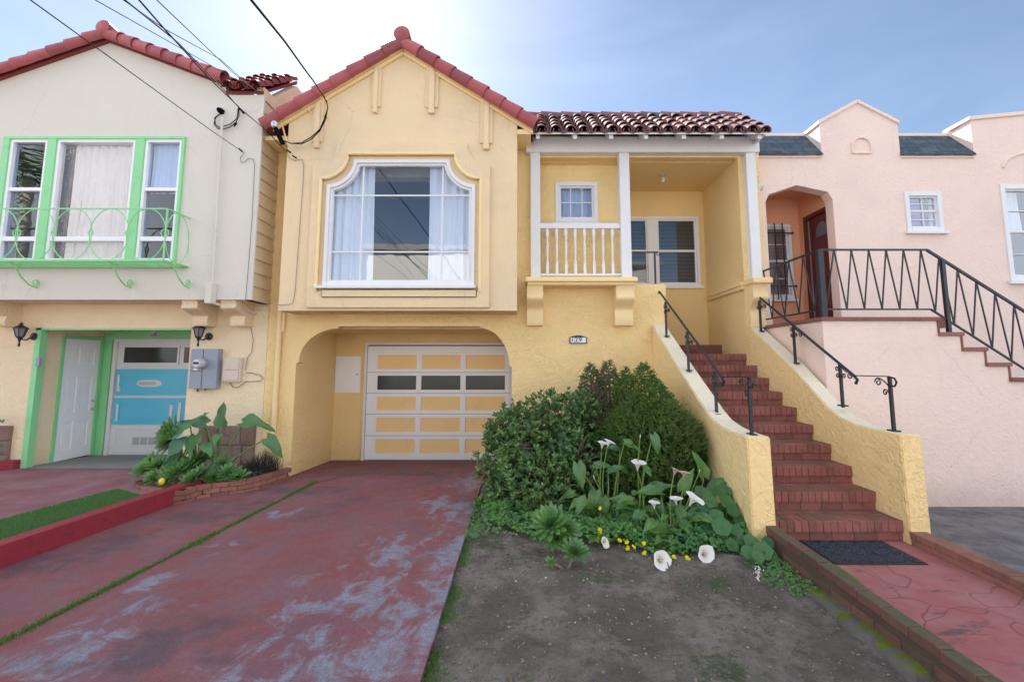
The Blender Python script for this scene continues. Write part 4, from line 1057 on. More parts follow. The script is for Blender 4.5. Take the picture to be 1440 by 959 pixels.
# ================================================================ THE PINK HOUSE
ph = thing('stucco_house', 'pink stucco house with blue shingle parapet roof and raised arched entry', 'house', (9, 9, 0))
YP = 7.7
archp = [(1076.5, 470), (1076.5, 284), (1081, 273.5), (1120, 260.5), (1164, 270), (1171, 281), (1180.5, 470)]
ap = [(U(a, b, YP).x, U(a, b, YP).z) for a, b in archp]; ap[0] = (ap[1][0], 2.3); ap[-1] = (ap[-2][0], 2.3)
pw0, pw1, pz0, pz1 = rect(1273, 270, 1325, 326, YP)
bw0 = U(1405, 262, YP).x; bw1 = bw0+1.25; bwz0_ = U(1418, 395, YP).z; bwz1_ = U(1405, 260, YP).z
ze = U(1200, 220, YP).z
gl = U(1152, 174, YP); gp_ = U(1204.8, 146, YP); gr_ = U(1262, 174, YP); r0 = U(1364, 170, YP)
top = [(4.01, ze), (gl.x, ze), (gl.x, gl.z), (gp_.x, gp_.z), (gr_.x, gr_.z), (gr_.x, ze), (r0.x, ze), (r0.x, r0.z), (r0.x+1.2, r0.z+.12), (r0.x+2.4, r0.z), (14, r0.z)]
face = [(14, -.1), (4.01, -.1)] + top
MB().poly(face[::-1], [ap, [(pw0, pz0), (pw1, pz0), (pw1, pz1), (pw0, pz1)], [(bw0, bwz0_), (bw1, bwz0_), (bw1, bwz1_), (bw0, bwz1_)]], 'y', YP, YP+.2).build('wall', M_pink, ph)
# parapet boxes behind the raised parts
zk = U(1335, 193, 8.12).z
def wedge(x0, x1, pts, name='parapet'):
    m = MB(); n = len(pts)
    vs = [(p[0], YP+.2, p[1]) for p in pts] + [(p[0], 8.15, max(zk-.02, p[1]-.05 if p[1] > zk+.2 else zk)) for p in pts]
    return vs
m = MB()
m.poly([(gl.x, ze), (gl.x, gl.z-.01), (gp_.x, gp_.z-.01), (gr_.x, gr_.z-.01), (gr_.x, ze)], (), 'y', YP+.2, 8.10)
m.poly([(r0.x, ze), (r0.x, r0.z-.01), (14, r0.z-.01), (14, ze)], (), 'y', YP+.2, 8.10)
m.build('parapet', M_pink, ph)
def coping(a, b, w=.5, h=.07, up=0):
    m = MB(); m.hexa([(a[0], YP-.03, a[1]), (b[0], YP-.03, b[1]), (b[0], YP+w, b[1]), (a[0], YP+w, a[1]), (a[0], YP-.03, a[1]+h), (b[0], YP-.03, b[1]+h), (b[0], YP+w, b[1]+h), (a[0], YP+w, a[1]+h)]); m.build('coping', M_pink, ph, bevel=.008)
coping((gl.x-.02, gl.z-.02), (gp_.x, gp_.z)); coping((gp_.x, gp_.z), (gr_.x+.02, gr_.z-.02)); coping((r0.x-.03, r0.z-.0), (r0.x+1.2, r0.z+.12)); coping((r0.x+1.2, r0.z+.12), (r0.x+2.4, r0.z)); coping((r0.x+2.4, r0.z), (14, r0.z))
for a, b in ((4.01, gl.x-.004), (gr_.x+.004, r0.x-.004)):
    m = MB(); m.hexa([(a, YP-.05, ze+.0), (b, YP-.05, ze+.0), (b, 8.12, zk), (a, 8.12, zk), (a, YP-.05, ze+.03), (b, YP-.05, ze+.03), (b, 8.12, zk+.03), (a, 8.12, zk+.03)]); m.build('shingle_roof', M_shing, ph)
for a, b in ((4.01, gl.x-.004), (gr_.x+.004, r0.x-.004)): MB().box(a, b, 8.11, 8.26, ze, zk+.07).build('roof_edge', M_pink, ph)
for a, b in ((4.01, gl.x-.01), (gr_.x+.0, r0.x-.01)): MB().box(a, b, YP-.025, YP-.001, ze-.035, ze-.003).build('eave_moulding', M_pink, ph)
MB().box(13.8, 14, YP+.2, 17, -.1, 5.4).box(4.01, 14, 16.8, 17, -.1, 5.4).box(4.01, 13.8, 8.95, 16.8, 5.25, 5.38).box(4.01, 4.15, 8.9, 17, -.1, 5.4).build('outer_wall', M_pink, ph)
# niche ornament on the gable
def arc_orn(cx, z0, r, w):
    m = MB(); pts = [(cx-r, YP-.012, z0)] + [(cx + r*math.cos(math.pi*(1-k/12)), YP-.012, z0+.12 + r*math.sin(math.pi*(1-k/12))) for k in range(13)] + [(cx+r, YP-.012, z0)]
    m.tube(pts+[(cx-r, YP-.012, z0)], w, 6); return m.build('niche_moulding', M_pink, ph)
q = U(1212, 216, YP); arc_orn(q.x, q.z, .165, .016)
q = U(1420, 236, YP); m = MB(); m.tube([(q.x+.5 + .62*math.cos(math.pi*(1-k/14)), YP-.01, q.z-.0 + .28*math.sin(math.pi*(1-k/14))) for k in range(15)], .018, 6).build('eyebrow_moulding', M_pink, ph)
# vestibule
vx1 = ap[-2][0]+.03; YV = 8.75
m = MB().box(4.01, vx1+.3, YV, YV+.12, 2.2, 5.3)
m.build('vestibule_back', M_salmon, ph)
dYa, dYb, dzt_ = 7.95, 8.58, U(1162, 293, 7.93).z
m = MB().box(vx1, vx1+.12, YP+.2, YV, dzt_+.03, 5.3).box(vx1, vx1+.12, dYb, YV, 2.2, dzt_+.03).box(4.01, vx1+.2, YP+.2, YV, 5.02, 5.15).box(4.012, 4.10, YP+.2, YV, 2.2, 5.1)
m.build('vestibule_wall', M_salmon, ph)
MB().box(vx1-.02, vx1+.1, dYb-.07, dYb, 2.40, dzt_+.03).box(vx1-.02, vx1+.1, YP+.2, dYb-.07, dzt_-.04, dzt_+.03).build('door_case', M_red, ph)
fd = MB().box(vx1+.03, vx1+.07, YP+.2, dYb-.07, 2.43, dzt_-.04)
for (c0, c1) in ((2.6, 3.2), (3.35, 3.85)):
    for (a, b) in ((.08, .25), (.32, .5)): fd.box(vx1+.015, vx1+.031, YP+.2+a, YP+.2+b, c0, c1, .01)
fdo = fd.build('front_door', M_red, ph, bevel=.004)
m = MB(); m.poly([(8.02+.17*math.cos(math.pi*k/10)+.1, 4.12+.26*math.sin(math.pi*k/10)) for k in range(11)], (), 'x', vx1+.02, vx1+.029); m.build('fanlight', plain('frosted_fanlight', (.14,.13,.14), .25), fdo)
MB().box(vx1+.024, vx1+.031, dYb-.10, dYb-.075, 2.43, dzt_-.05).build('weather_strip', M_steel, fdo)
vw0, vw1, vz0, vz1 = rect(1070, 317, 1112, 421, YV)
w = sash_window(vw0, vw1, vz0, vz1, YV-.06, ph, .06, M_white, M_glassd, (0, 1), 0, .5, .05, .05, (1, 2), .055, .035)
blind(vw0+.05, vw1-.05, vz0+.05, vz1-.05, YV-.012, w, plain('dark_blind', (.12,.13,.15), .6))
m = MB()
for px_ in (1079, 1091, 1102):
    x = U(px_, 365, YV-.12).x; m.bar((x, YV-.14, vz0-.02), (x, YV-.14, vz1-.0), .018)
for z in (U(1100, 328, YV-.12).z, U(1100, 402.5, YV-.12).z): m.bar((vw0, YV-.125, z), (U(1114, 328, YV-.12).x, YV-.125, z), .02); m.lathe([(.02, -.03), (.022, 0), (.005, .02)], (U(1115, 328, YV-.12).x, YV-.125, z), 8, 'x')
m.build('window_grille', M_iron, ph)
MB().box(4.01, vx1+.2, 6.06, YV, 2.30, 2.432).build('landing_floor', M_brickst, ph)
# windows of the pink house
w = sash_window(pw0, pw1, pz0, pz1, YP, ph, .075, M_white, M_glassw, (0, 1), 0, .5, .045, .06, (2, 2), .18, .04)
MB().box(pw0+.08, pw1-.08, YP+.205, YP+.21, pz0+.06, pz1-.06).build('blind', plain('reflection_blue_blind', (.06,.07,.42), .8), w)  # added sheet, its blue standing in for the reflection in the pane
room(pw0-.1, pw1+.1, YP+.22, 9, pz0-.1, pz1+.1, ph, plain('reflection_blue_wall', (.05,.06,.34), .9))  # blue walls stand in for the reflection in the small window
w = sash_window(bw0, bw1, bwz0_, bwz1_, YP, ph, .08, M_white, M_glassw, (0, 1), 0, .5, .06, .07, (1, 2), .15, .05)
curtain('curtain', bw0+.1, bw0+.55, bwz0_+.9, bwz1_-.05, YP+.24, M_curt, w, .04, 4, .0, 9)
room(bw0-.1, bw1+.1, YP+.3, 9, bwz0_-.1, bwz1_+.1, ph, plain('reflection_blue_bedroom', (.04,.09,.30), .9))  # walls coloured blue in place of the large pane's reflection
# sconce
q = U(1069, 268, YP-.1)
sc = thing('wall_sconce', 'small silver wall light beside the pink entry arch', 'lamp', (q.x, YP, q.z))
MB().lathe([(.05, 0), (.05, -.02), (.02, -.03)], (q.x-.02, YP, q.z-.05), 12, 'y').tube([(q.x-.02, YP-.02, q.z-.05), (q.x-.02, YP-.1, q.z-.07), (q.x-.02, YP-.13, q.z)], .012, 6).build('mount', M_steel, sc)
MB().lathe([(.02, -.02), (.045, .02), (.06, .10), (.05, .105)], (q.x-.01, YP-.13, q.z), 12).build('shade', M_steel, sc, smooth=True)

# raised landing and outside stairs of the pink house
YS = 6.0; zl_ = 2.436; XC = 3.905
ps = thing('entry_staircase', 'pink stucco staircase block with brown brick treads descending to the right', 'staircase', (6, 6.5, 0))
xe = U(1319.5, 446, YS).x; tr, ri = .287, .196
prof = [(XC, -.1), (XC, zl_-.05), (xe-.03, zl_-.05)]
x, z = xe, zl_
for k in range(12):
    prof += [(x-.03, z-ri-.05+.0), (x+tr-.03, z-ri-.05)] ; x += tr; z -= ri
prof += [(x-.03, -.1)]
prof2 = [prof[0], prof[1], prof[2]]
pl_ = MB().poly(prof, (), 'y', YS, YS+.14).box(XC, XC+.14, YS+.14, YP, -.1, zl_-.05).build('stair_wall', M_pink, ps)
m = MB().box(XC-.03, xe+.012, YS-.03, YP, zl_-.05, zl_+.0); 
x, z = xe, zl_
for k in range(12):
    m.box(x-.03, x, YS-.012, YS+1.1, z-ri+.001, z-.05); m.box(x-.03, x+tr+.012, YS-.03, YS+1.1, z-ri-.05, z-ri); x += tr; z -= ri
m.build('tread', M_tread, ps, bevel=.006)
# zigzag rail
yr = YS+.06; ZR0, ZR1 = U(1250, 435, yr).z, U(1250, 351.5, yr).z
rr = thing('zigzag_railing', 'black iron railing with zigzag bars along the pink landing and stairs', 'railing', (6, yr, zl_))
xa, xb = U(1152, 352, yr).x, U(1303, 352, yr).x; xk = U(1309, 436, yr).x; sl = -ri/tr
xz = xb+2.6
yb_ = YP-.02
MB().bar((xa, yr, ZR1), (xb, yr, ZR1), .024).bar((xb, yr, ZR1), (xz, yr, ZR1+sl*(xz-xb)*1.0), .03).bar((xa, yr, ZR1), (xa, yb_, ZR1), .024).build('top_rail', M_iron, rr)
MB().bar((xa, yr, ZR0), (xk, yr, ZR0), .02).bar((xk, yr, ZR0), (xz, yr, ZR0+sl*(xz-xk)), .022).bar((xa, yr, ZR0), (xa, yb_, ZR0), .02).build('bottom_rail', M_iron, rr)
MB().box(xa-.035, xa+.035, yr-.03, yr+.03, zl_, ZR1).build('post', M_iron, rr)
xp = U(1324, 360, yr).x
def rt(x): return ZR1 if x < xb else ZR1+sl*(x-xb)
def rb(x): return ZR0 if x < xk else ZR0+sl*(x-xk)
for q in (xp, xp+1.72): MB().box(q-.022, q+.022, yr-.022, yr+.022, rb(q)-.17, rt(q)-.01).build('post', M_iron, rr)
m = MB(); x = xa+.03; w = (U(1270, 352, yr).x - U(1196.7, 352, yr).x)/3*.5
up = True
first = U(1172.5, 352, yr).x
pts = [xa+.035]; x = first
while x < xz-.1: pts.append(x); x += w
for i in range(len(pts)-1):
    a, b = pts[i], pts[i+1]
    A_ = (a, yr, rb(a) if i % 2 == 0 else rt(a)); B_ = (b, yr, rt(b) if i % 2 == 0 else rb(b)); m.bar(A_, B_, .014)
m.build('zigzag_bars', M_iron, rr)
m = MB(); n = 9; 
for i in range(n):
    a = yr + (yb_-yr)*i/n; b = yr + (yb_-yr)*(i+1)/n; m.bar((xa, a, ZR0 if i % 2 else ZR1), (xa, b, ZR1 if i % 2 else ZR0), .014)
m.build('zigzag_bars', M_iron, rr)

# ---------------------------------------------------------------- path edging, mat
def brick_wall(name, x0, x1, y0, y1, z0, ztop0, ztop1, mat, label, cat='edging'):
    """low brick edging; top height runs from ztop0 at y0 to ztop1 at y1"""
    m = MB(); y = y0
    def zt(y): return ztop0 + (ztop1-ztop0)*(y-y0)/(y1-y0)
    while y < y1-.01:
        l = min(.205, y1-y); j = random.uniform(-.004, .004); jz = random.uniform(-.004, .004)
        m.box(x0+j+.002, x1+j-.002, y+.002, y+l-.003, zt(y)-.065, zt(y)+jz, .008)
        y += l
    k = 0; z = zt(y0)-.066
    while z > z0:
        y = y0 - (.1 if k % 2 else 0)
        while y < y1:
            a = max(y, y0); b = min(y+.205, y1)
            if b-a > .02: m.box(x0+.001+random.uniform(-.003,.003), x1-.001, a+.003, b-.003, z-.062, z-.001, .004)
            y += .21
        z -= .068; k += 1
    m.hexa([(x0+.007,y0,z0-.05),(x1-.007,y0,z0-.05),(x1-.007,y1,z0-.05),(x0+.007,y1,z0-.05),(x0+.007,y0,zt(y0)-.02),(x1-.007,y0,zt(y0)-.02),(x1-.007,y1,zt(y1)-.02),(x0+.007,y1,zt(y1)-.02)])
    return m.build(name, mat, None, label=label, cat=cat)
brick_wall('brick_edging', XL-.10, XL-.002, .6, 4.41, .0, .29, .37, M_kerb, 'mossy brick edging between the bare soil bed and the red path')
brick_wall('brick_edging', XR+.002, XR+.165, .6, 4.62, .0, .21, .27, M_kerb2, 'brick edging between the red path and the asphalt forecourt on the right')
mat_ = thing('door_mat', 'dark ribbed rubber door mat at the foot of the brick stairs', 'mat', (3.03, 4.38, .145))
M_mat = NT('mat_rubber'); M_mat = M_mat.done(M_mat.mix(M_mat.ramp(M_mat.noise(120, 2, .8), .52, .66), (.022,.028,.045), (.14,.17,.24)), .75)
m = MB().box(2.64, 3.43, 4.115, 4.625, .145, .158, .004); m.build('backing', M_blk, mat_)
m = MB(); rnd = random.Random(3)
for i in range(26):
    for j in range(17):
        x = 2.665+.0285*i; y = 4.14+.0285*j; h = rnd.uniform(.004, .008)
        if abs(math.sin(i*.5)*math.cos(j*.6)) > .82: continue
        m.box(x, x+.020, y, y+.020, .158, .158+h)
m.build('pile', M_mat, mat_)
# moss covered footing stones beside the edging
for k, (a, b, c_, d, z_, lab) in enumerate([(1150, 800, 1190, 830, .10, 'dark flat stone nearest the nasturtiums, against the brick edging'), (1162, 838, 1195, 882, .10, 'flat edging stone with bright moss, uppermost mossy one by the brick edging'),
                                            (1200, 882, 1245, 915, .10, 'mossy edging stone with a green weed beside it'), (1238, 912, 1305, 955, .10, 'largest mossy edging stone near the bottom edge of the photo')]):
    pa, pb = UZ(a, b, z_), UZ(c_, d, z_); cx_, cy_ = (pa.x+pb.x)/2+.0, (pa.y+pb.y)/2
    m = MB(); L, W = abs(pa.y-pb.y)*.5+.07, .125; n = 18; rnd = random.Random(k)
    ds = [rnd.uniform(.86, 1.1) for _ in range(n)]
    rings = []
    for (s_, zz) in ((1.0, -.08), (1.0, .045), (.9, .075), (.5, .085)):
        rings.append([(cx_ + W*s_*ds[i]*math.copysign(abs(math.cos(i*2*math.pi/n))**.6, math.cos(i*2*math.pi/n)), cy_ + L*s_*ds[i]*math.copysign(abs(math.sin(i*2*math.pi/n))**.6, math.sin(i*2*math.pi/n)), .09+zz) for i in range(n)])
    vs = [p for r_ in rings for p in r_]; fs = [(j*n+i, j*n+(i+1)%n, (j+1)*n+(i+1)%n, (j+1)*n+i) for j in range(3) for i in range(n)] + [tuple(range(3*n, 4*n))]
    m.add(vs, fs); m.build('edging_stone', M_moss, None, smooth=True, angle=60, label=lab, cat='stone', group='mossy stones along the brick edging')

# ---------------------------------------------------------------- house across the street (seen mirrored in the picture window)
op = thing('apartment_house', 'pale house across the street, seen only as a reflection in the picture window', 'house', (0, -13, 0))
MB().box(-9, 9, -22, -12.2, -.1, 8.3).build('wall', stucco('pale_stucco_opposite', (.62,.6,.56), .1, .2), op)
MB().box(-9.3, 9.3, -22, -11.9, 8.3, 8.6).build('cornice', M_conc, op)
for x in (-7, -4, -1, 2, 5):
    for z in (1.2, 4.6): 
        f = MB(); rect_ring(f, x, x+1.4, z, z+1.7, .08, -12.2, -12.12); f = f.build('window', M_white, op); MB().box(x+.08, x+1.32, -12.2, -12.16, z+.08, z+1.62).build('pane', plain('dark_opposite_pane', (.05,.06,.08), .1), f)

pt = thing('palm_tree', 'palm tree across the street, seen only as a reflection in the left house windows', 'tree', (-25.5, -9, 0))
rnd = random.Random(4); m = MB(); G_palm = leafmat('palm_frond', (.05,.13,.03), (.12,.20,.05), (.14,.10,.04))
MB().tube([(-25.5, -9, -.1), (-25.4, -9, 5), (-25.5, -9, 11.3)], [.3, .22, .2], 10).build('trunk', M_grey, pt, smooth=True)
for k in range(46):
    a = k*2.4; el = rnd.uniform(-.7, 1.2); L_ = rnd.uniform(3.6, 5.0); d = Vector((math.cos(a)*math.cos(el), math.sin(a)*math.cos(el), math.sin(el))); p0 = Vector((-25.5, -9, 11.4))
    for j in range(16):
        f = (j+1)/16; p = p0+d*L_*f-Vector((0,0,1.3*f*f)); s_ = d.cross(Vector((0,0,1))).normalized()
        for sg in (-1, 1):
            e_ = p+s_*sg*.55*(1.1-f)+d*.25-Vector((0,0,.2)); m.add([p-d*.04, p+d*.04, e_], [(0,1,2)])
m.build('crown', G_palm, pt, recalc=False)
# ================================================================ PLANTS
def orient(d, n):
    d = d.normalized(); n = (n - d*n.dot(d))
    n = n.normalized() if n.length > 1e-6 else d.orthogonal().normalized()
    return d, n, d.cross(n)
def leaf(m, p, d, n, L, W, fold=.25, curl=.15):
    """small pointed leaf, four facets"""
    d, n, w = orient(d, n); b = p
    m.add([b, b+d*L*.5+w*W*.5+n*W*fold, b+d*L*.5-w*W*.5+n*W*fold, b+d*L*.55-n*W*.05, b+d*L-n*L*curl], [(0,3,1),(0,2,3),(3,4,1),(3,2,4)])
def ovate(m, p, d, n, L, W, curl=.2):
    d, n, w = orient(d, n); pr = ((.0,.12),(.3,.7),(.62,1),(.85,.8),(1,.0))
    vs = []
    for f, q in pr:
        c = p+d*L*f+n*L*curl*f*f
        vs += [c+w*W*.5*q+n*W*.10, c-w*W*.5*q+n*W*.10]
    m.add(vs, [(0,1,3,2),(2,3,5,4),(4,5,7,6),(6,7,9,8)])
def big_leaf(m, p, d, n, L, W, droop=.3, lobes=True, wave=.04, seg=7, seed=0):
    """arrow shaped arum leaf with midrib fold and wavy margin"""
    rnd = random.Random(seed); d, n, w = orient(d, n); vs = []; 
    prof = (.55,.98,1.0,.90,.72,.48,.24,.02)
    for k in range(seg+1):
        f = k/seg; c = p + d*L*f - n*L*droop*f*f
        q = prof[k]*W*.5
        wv = wave*L*math.sin(f*9+seed); back = -d*L*.16 if (k == 0 and lobes) else Vector((0,0,0))
        vs += [c+w*q+n*(q*.35+wv)+back, c+w*q*.5+n*q*.22+back*.5, c, c-w*q*.5+n*q*.22+back*.5, c-w*q+n*(q*.35-wv)+back]
    fs = []
    for k in range(seg):
        for j in range(4): a = k*5+j; fs.append((a, a+1, a+6, a+5))
    m.add(vs, fs)
def disk(m, p, n, r, seg=11, seed=0, dip=.22):
    rnd = random.Random(seed); n = n.normalized(); u = n.orthogonal().normalized(); w = n.cross(u); vs = [p - n*r*dip]
    for rr, h in ((.55, -.10), (1.0, 0)):
        for k in range(seg):
            a = 2*math.pi*k/seg; q = r*rr*(1+.08*math.sin(5*a+seed)*rr); vs.append(p+u*math.cos(a)*q+w*math.sin(a)*q+n*r*(h+.07*math.sin(5*a+seed*2)*rr))
    fs = [(0, 1+k, 1+(k+1)%seg) for k in range(seg)] + [(1+k, 1+seg+k, 1+seg+(k+1)%seg, 1+(k+1)%seg) for k in range(seg)]
    m.add(vs, fs)
def rosette(m, p, ax, R, n=30, L=None, seed=0, W=.38):
    rnd = random.Random(seed); ax = ax.normalized(); u = ax.orthogonal().normalized(); w = ax.cross(u)
    for k in range(n):
        f = (k+.5)/n; a = k*2.39996; el = math.radians(8+78*(1-f)**.9) if False else math.radians(80-72*f)
        d = (u*math.cos(a)+w*math.sin(a))*math.cos(el)+ax*math.sin(el); L_ = R*(.35+.65*f)*rnd.uniform(.9, 1.08)
        ovate(m, p+d*.01, d, ax, L_, L_*W, .12)

G_jade = leafmat('jade_leaf', (.04,.105,.035), (.16,.27,.065), (.06,.13,.055), .38, .15, .45)
G_jun = leafmat('juniper_spray', (.06,.13,.03), (.12,.20,.05), (.07,.13,.04), .7, .15, .2, (.16,.11,.07), .05)
G_junb = leafmat('browning_juniper_spray', (.06,.11,.04), (.11,.15,.06), (.17,.12,.10), .8, .1, .2, (.22,.15,.13), .22)
G_calla = leafmat('calla_leaf', (.04,.13,.05), (.10,.23,.06), (.11,.22,.05), .28, .25, .5)
G_cst = leafmat('calla_stem', (.12,.22,.05), (.20,.30,.08), None, .45, .2)
G_nas = leafmat('nasturtium_leaf', (.04,.13,.05), (.085,.20,.065), None, .5, .3)
G_clo = leafmat('clover_leaf', (.07,.20,.05), (.14,.32,.08), (.07,.19,.06), .5, .3)
G_aeo = leafmat('aeonium_leaf', (.09,.21,.06), (.15,.30,.08), (.10,.20,.10), .4, .2, .4, (.35,.33,.12), .03)
G_gras = leafmat('grass_blade', (.06,.17,.03), (.13,.27,.05), None, .55, .25, .3, (.30,.26,.12), .07)
G_lawn = leafmat('turf_blade', (.07,.20,.06), (.13,.30,.09), None, .6, .2, .3)
G_arti = leafmat('big_leaf', (.06,.16,.09), (.10,.24,.10), (.09,.22,.06), .45, .25, .4)
M_bark = paint('grey_brown_bark', (.20,.16,.13), .9, .5, .6, 20)
M_spathe = plain('white_spathe', (.80,.80,.76), .5); M_spathe = cloth('calla_spathe', (.86,.85,.80), .25)
M_spad = plain('yellow_spadix', (.75,.55,.08), .6); M_fade = cloth('fading_spathe', (.62,.42,.36), .25)
M_yfl = cloth('yellow_petal', (.85,.78,.02), .25)
M_dirt2 = plain('dark_planter_soil', (.035,.028,.024), .95)

# ---- jade bush
rnd = random.Random(11)
jb = thing('jade_bush', 'big rounded jade bush of small fleshy leaves beside the driveway', 'bush', (.25, 6.0, .1))
fol = MB(); stems = MB()
jc = U(765, 645, 6.05)
lobes_ = [(U(765, 640, 6.1), .66, .60, .66), (U(790, 600, 6.3), .50, .5, .50), (U(735, 610, 6.2), .45, .45, .42), (U(722, 655, 5.9), .42, .4, .38), (U(760, 690, 5.6), .52, .45, .38), (U(712, 700, 5.75), .32, .3, .28), (U(805, 660, 5.8), .40, .4, .45), (U(820, 585, 6.5), .3, .3, .32), (U(703, 612, 6.1), .22, .2, .2)]
base = Vector((jc.x+.02, 6.0, .08))
for (c, a, b, h) in lobes_:
    nn = int(1080*(a*b*h)**.66/.25)
    # limbs
    mid = base.lerp(c, .5)+Vector((rnd.uniform(-.12,.12), rnd.uniform(-.1,.1), -.05))
    stems.tube([base, base.lerp(mid, .5)+Vector((.03,.02,0)), mid, c], [.035,.03,.024,.014], 6)
    for k in range(20):
        d = Vector((rnd.gauss(0,1), rnd.gauss(0,1)-.7, rnd.gauss(0,1)+.2)).normalized(); e = c+Vector((d.x*a, d.y*b, d.z*h))*1.02
        q = c.lerp(e, .5)+Vector((rnd.uniform(-.06,.06),)*3); stems.tube([c, q, e], [.012,.009,.005], 5)
    for k in range(nn):
        d = Vector((rnd.gauss(0,1), rnd.gauss(0,1), rnd.gauss(0,1))).normalized()
        if d.y > .55: continue
        lump = 1 + .34*noise.noise(d*2.4 + c*3) + .20*noise.noise(d*6+c)
        gap = noise.noise(d*3.6 + c*5)
        if gap < -.14 and rnd.random() < .8: continue
        f = rnd.uniform(.78, 1.03)*lump if rnd.random() < .8 else rnd.uniform(.5, .8)
        p = c+Vector((d.x*a, d.y*b, d.z*h))*f
        if p.z < .12 or p.y > 7.35: continue
        ax = (d*.7+Vector((0,-.15,.55))+Vector((rnd.gauss(0,.35), rnd.gauss(0,.35), rnd.gauss(0,.3)))).normalized(); u = ax.orthogonal().normalized(); w = ax.cross(u)
        nl = rnd.choice((5,6,7,8)); s_ = rnd.uniform(.75, 1.2); ph = rnd.random()*6
        for j in range(nl):
            an = ph+j*2.4; el = rnd.uniform(.15, 1.0); dd = (u*math.cos(an)+w*math.sin(an))*math.cos(el)+ax*math.sin(el)
            leaf(fol, p - ax*.02*s_ + ax*.006*j, dd, ax, .050*s_, .031*s_, .12, -.05)
for (a, b) in (((726, 620), (748, 640)), ((812, 612), (815, 600))) if True else (((712, 708), (745, 697)), ((726, 620), (748, 640)), ((724, 612), (726, 640)), ((812, 610), (816, 600)), ((800, 578), (838, 569)), ((812, 600), (812, 620)), ((700, 600), (720, 618))):
    p, q = U(*a, 5.75), U(*b, 5.75); stems.tube([p, p.lerp(q, .5)+Vector((0,0,-.03)), q], [.012,.018,.014], 6)
fol.build('foliage', G_jade, jb, recalc=False); stems.build('branch', M_bark, jb, smooth=True)

# ---- junipers
def juniper(label, peaks, mat, n, seed, group='dense green junipers against the stair wall'):
    """peaks: (top pixel x, y, depth, radius, foot z, bulge)"""
    rnd = random.Random(seed); c0 = U(peaks[0][0], peaks[0][1], peaks[0][2])
    t_ = thing('juniper_shrub', label, 'shrub', (c0.x, c0.y, .1), group)
    fo = MB(); tr = MB()
    tot = sum(p[3]*p[6] if len(p) > 6 else p[3] for p in peaks)
    for (px_, py_, Y, R, zf, bul) in peaks:
        t0 = U(px_, py_, Y); tr.tube([(t0.x, t0.y, .05), (t0.x+.02, t0.y, t0.z*.6), (t0.x, t0.y, t0.z-.08)], [.03,.02,.006], 6)
        for k in range(int(n*R/tot)):
            f = rnd.random()**.62; z = t0.z - (t0.z-zf)*f; an = rnd.random()*2*math.pi
            if math.sin(an) > .5 and rnd.random() < .8: continue
            r = R*(math.sin(min(1, f*bul)*math.pi/2)**.85)*(1+.34*noise.noise(Vector((math.cos(an)*2, math.sin(an)*2, z*4))+t0)+.18*noise.noise(Vector((math.cos(an)*6, math.sin(an)*6, z*9))))
            r *= rnd.uniform(.86, 1.03) if rnd.random() < .82 else rnd.uniform(.5, .85)
            o = Vector((math.cos(an), math.sin(an), 0)); p = Vector((t0.x, t0.y, z))+o*r
            if p.x > 2.085: p.x = 2.085 - rnd.random()*.03
            ax = (Vector((0,0,1))*rnd.uniform(.1, 1.0)+o*rnd.uniform(.4, 1.2)+Vector((rnd.gauss(0,.2), rnd.gauss(0,.2), 0))).normalized(); u = ax.cross(o+Vector((rnd.gauss(0,.5), rnd.gauss(0,.5), rnd.gauss(0,.5)))).normalized()
            s_ = rnd.uniform(.026, .052)*(1.1 if f < .12 else 1)
            for j in range(7):
                q = p+ax*s_*(j*.2-.5); sg = 1 if j % 2 else -1; dd = (ax*.9+u*sg*.65).normalized(); w = dd.cross(o).normalized() if dd.cross(o).length > .01 else u
                L = s_*.62
                fo.add([q-w*.004, q+w*.004, q+dd*L*.6+w*.005, q+dd*L, q+dd*L*.6-w*.005], [(0,1,2,3,4)])
    # ragged inner mass so that the wall does not show through
    for (px_, py_, Y, R, zf, bul) in peaks:
        t0 = U(px_, py_, Y)
        for k in range(int(2200*R)):
            f = rnd.random()**.7; z = t0.z-.1-(t0.z-zf-.1)*f; an = rnd.random()*6.283; r = R*.62*math.sin(min(1, f*bul)*math.pi/2)*rnd.random()**.5
            p = Vector((t0.x+math.cos(an)*r, t0.y+math.sin(an)*r, z)); leaf(fo, p, Vector((rnd.gauss(0,1), rnd.gauss(0,1), rnd.gauss(0,1))), Vector((rnd.gauss(0,1), rnd.gauss(0,1), 1)), .06, .02)
    fo.build('foliage', mat, t_, recalc=False); tr.build('trunk', M_bark, t_, smooth=True)
juniper('browning narrow juniper at the back, between the jade bush and the bright juniper', [(831, 512, 6.75, .20, .6, 2.2), (855, 506, 6.7, .24, .4, 2.0), (845, 560, 6.3, .26, .2, 1.8)], G_junb, 9000, 21)
juniper('bright green bushy juniper against the stair wall, widest of the junipers', [(905, 510, 5.95, .38, .35, 1.7), (918, 532, 5.7, .36, .25, 2.2), (940, 562, 5.45, .34, .2, 2.6), (893, 552, 5.6, .32, .2, 2.2), (958, 590, 5.4, .22, .2, 2.6)], G_jun, 19000, 22)
juniper('slim juniper with a pointed top just left of the widest juniper', [(880, 518, 6.3, .24, .3, 2.0), (868, 575, 6.0, .30, .2, 1.8)], G_jun, 8500, 23)

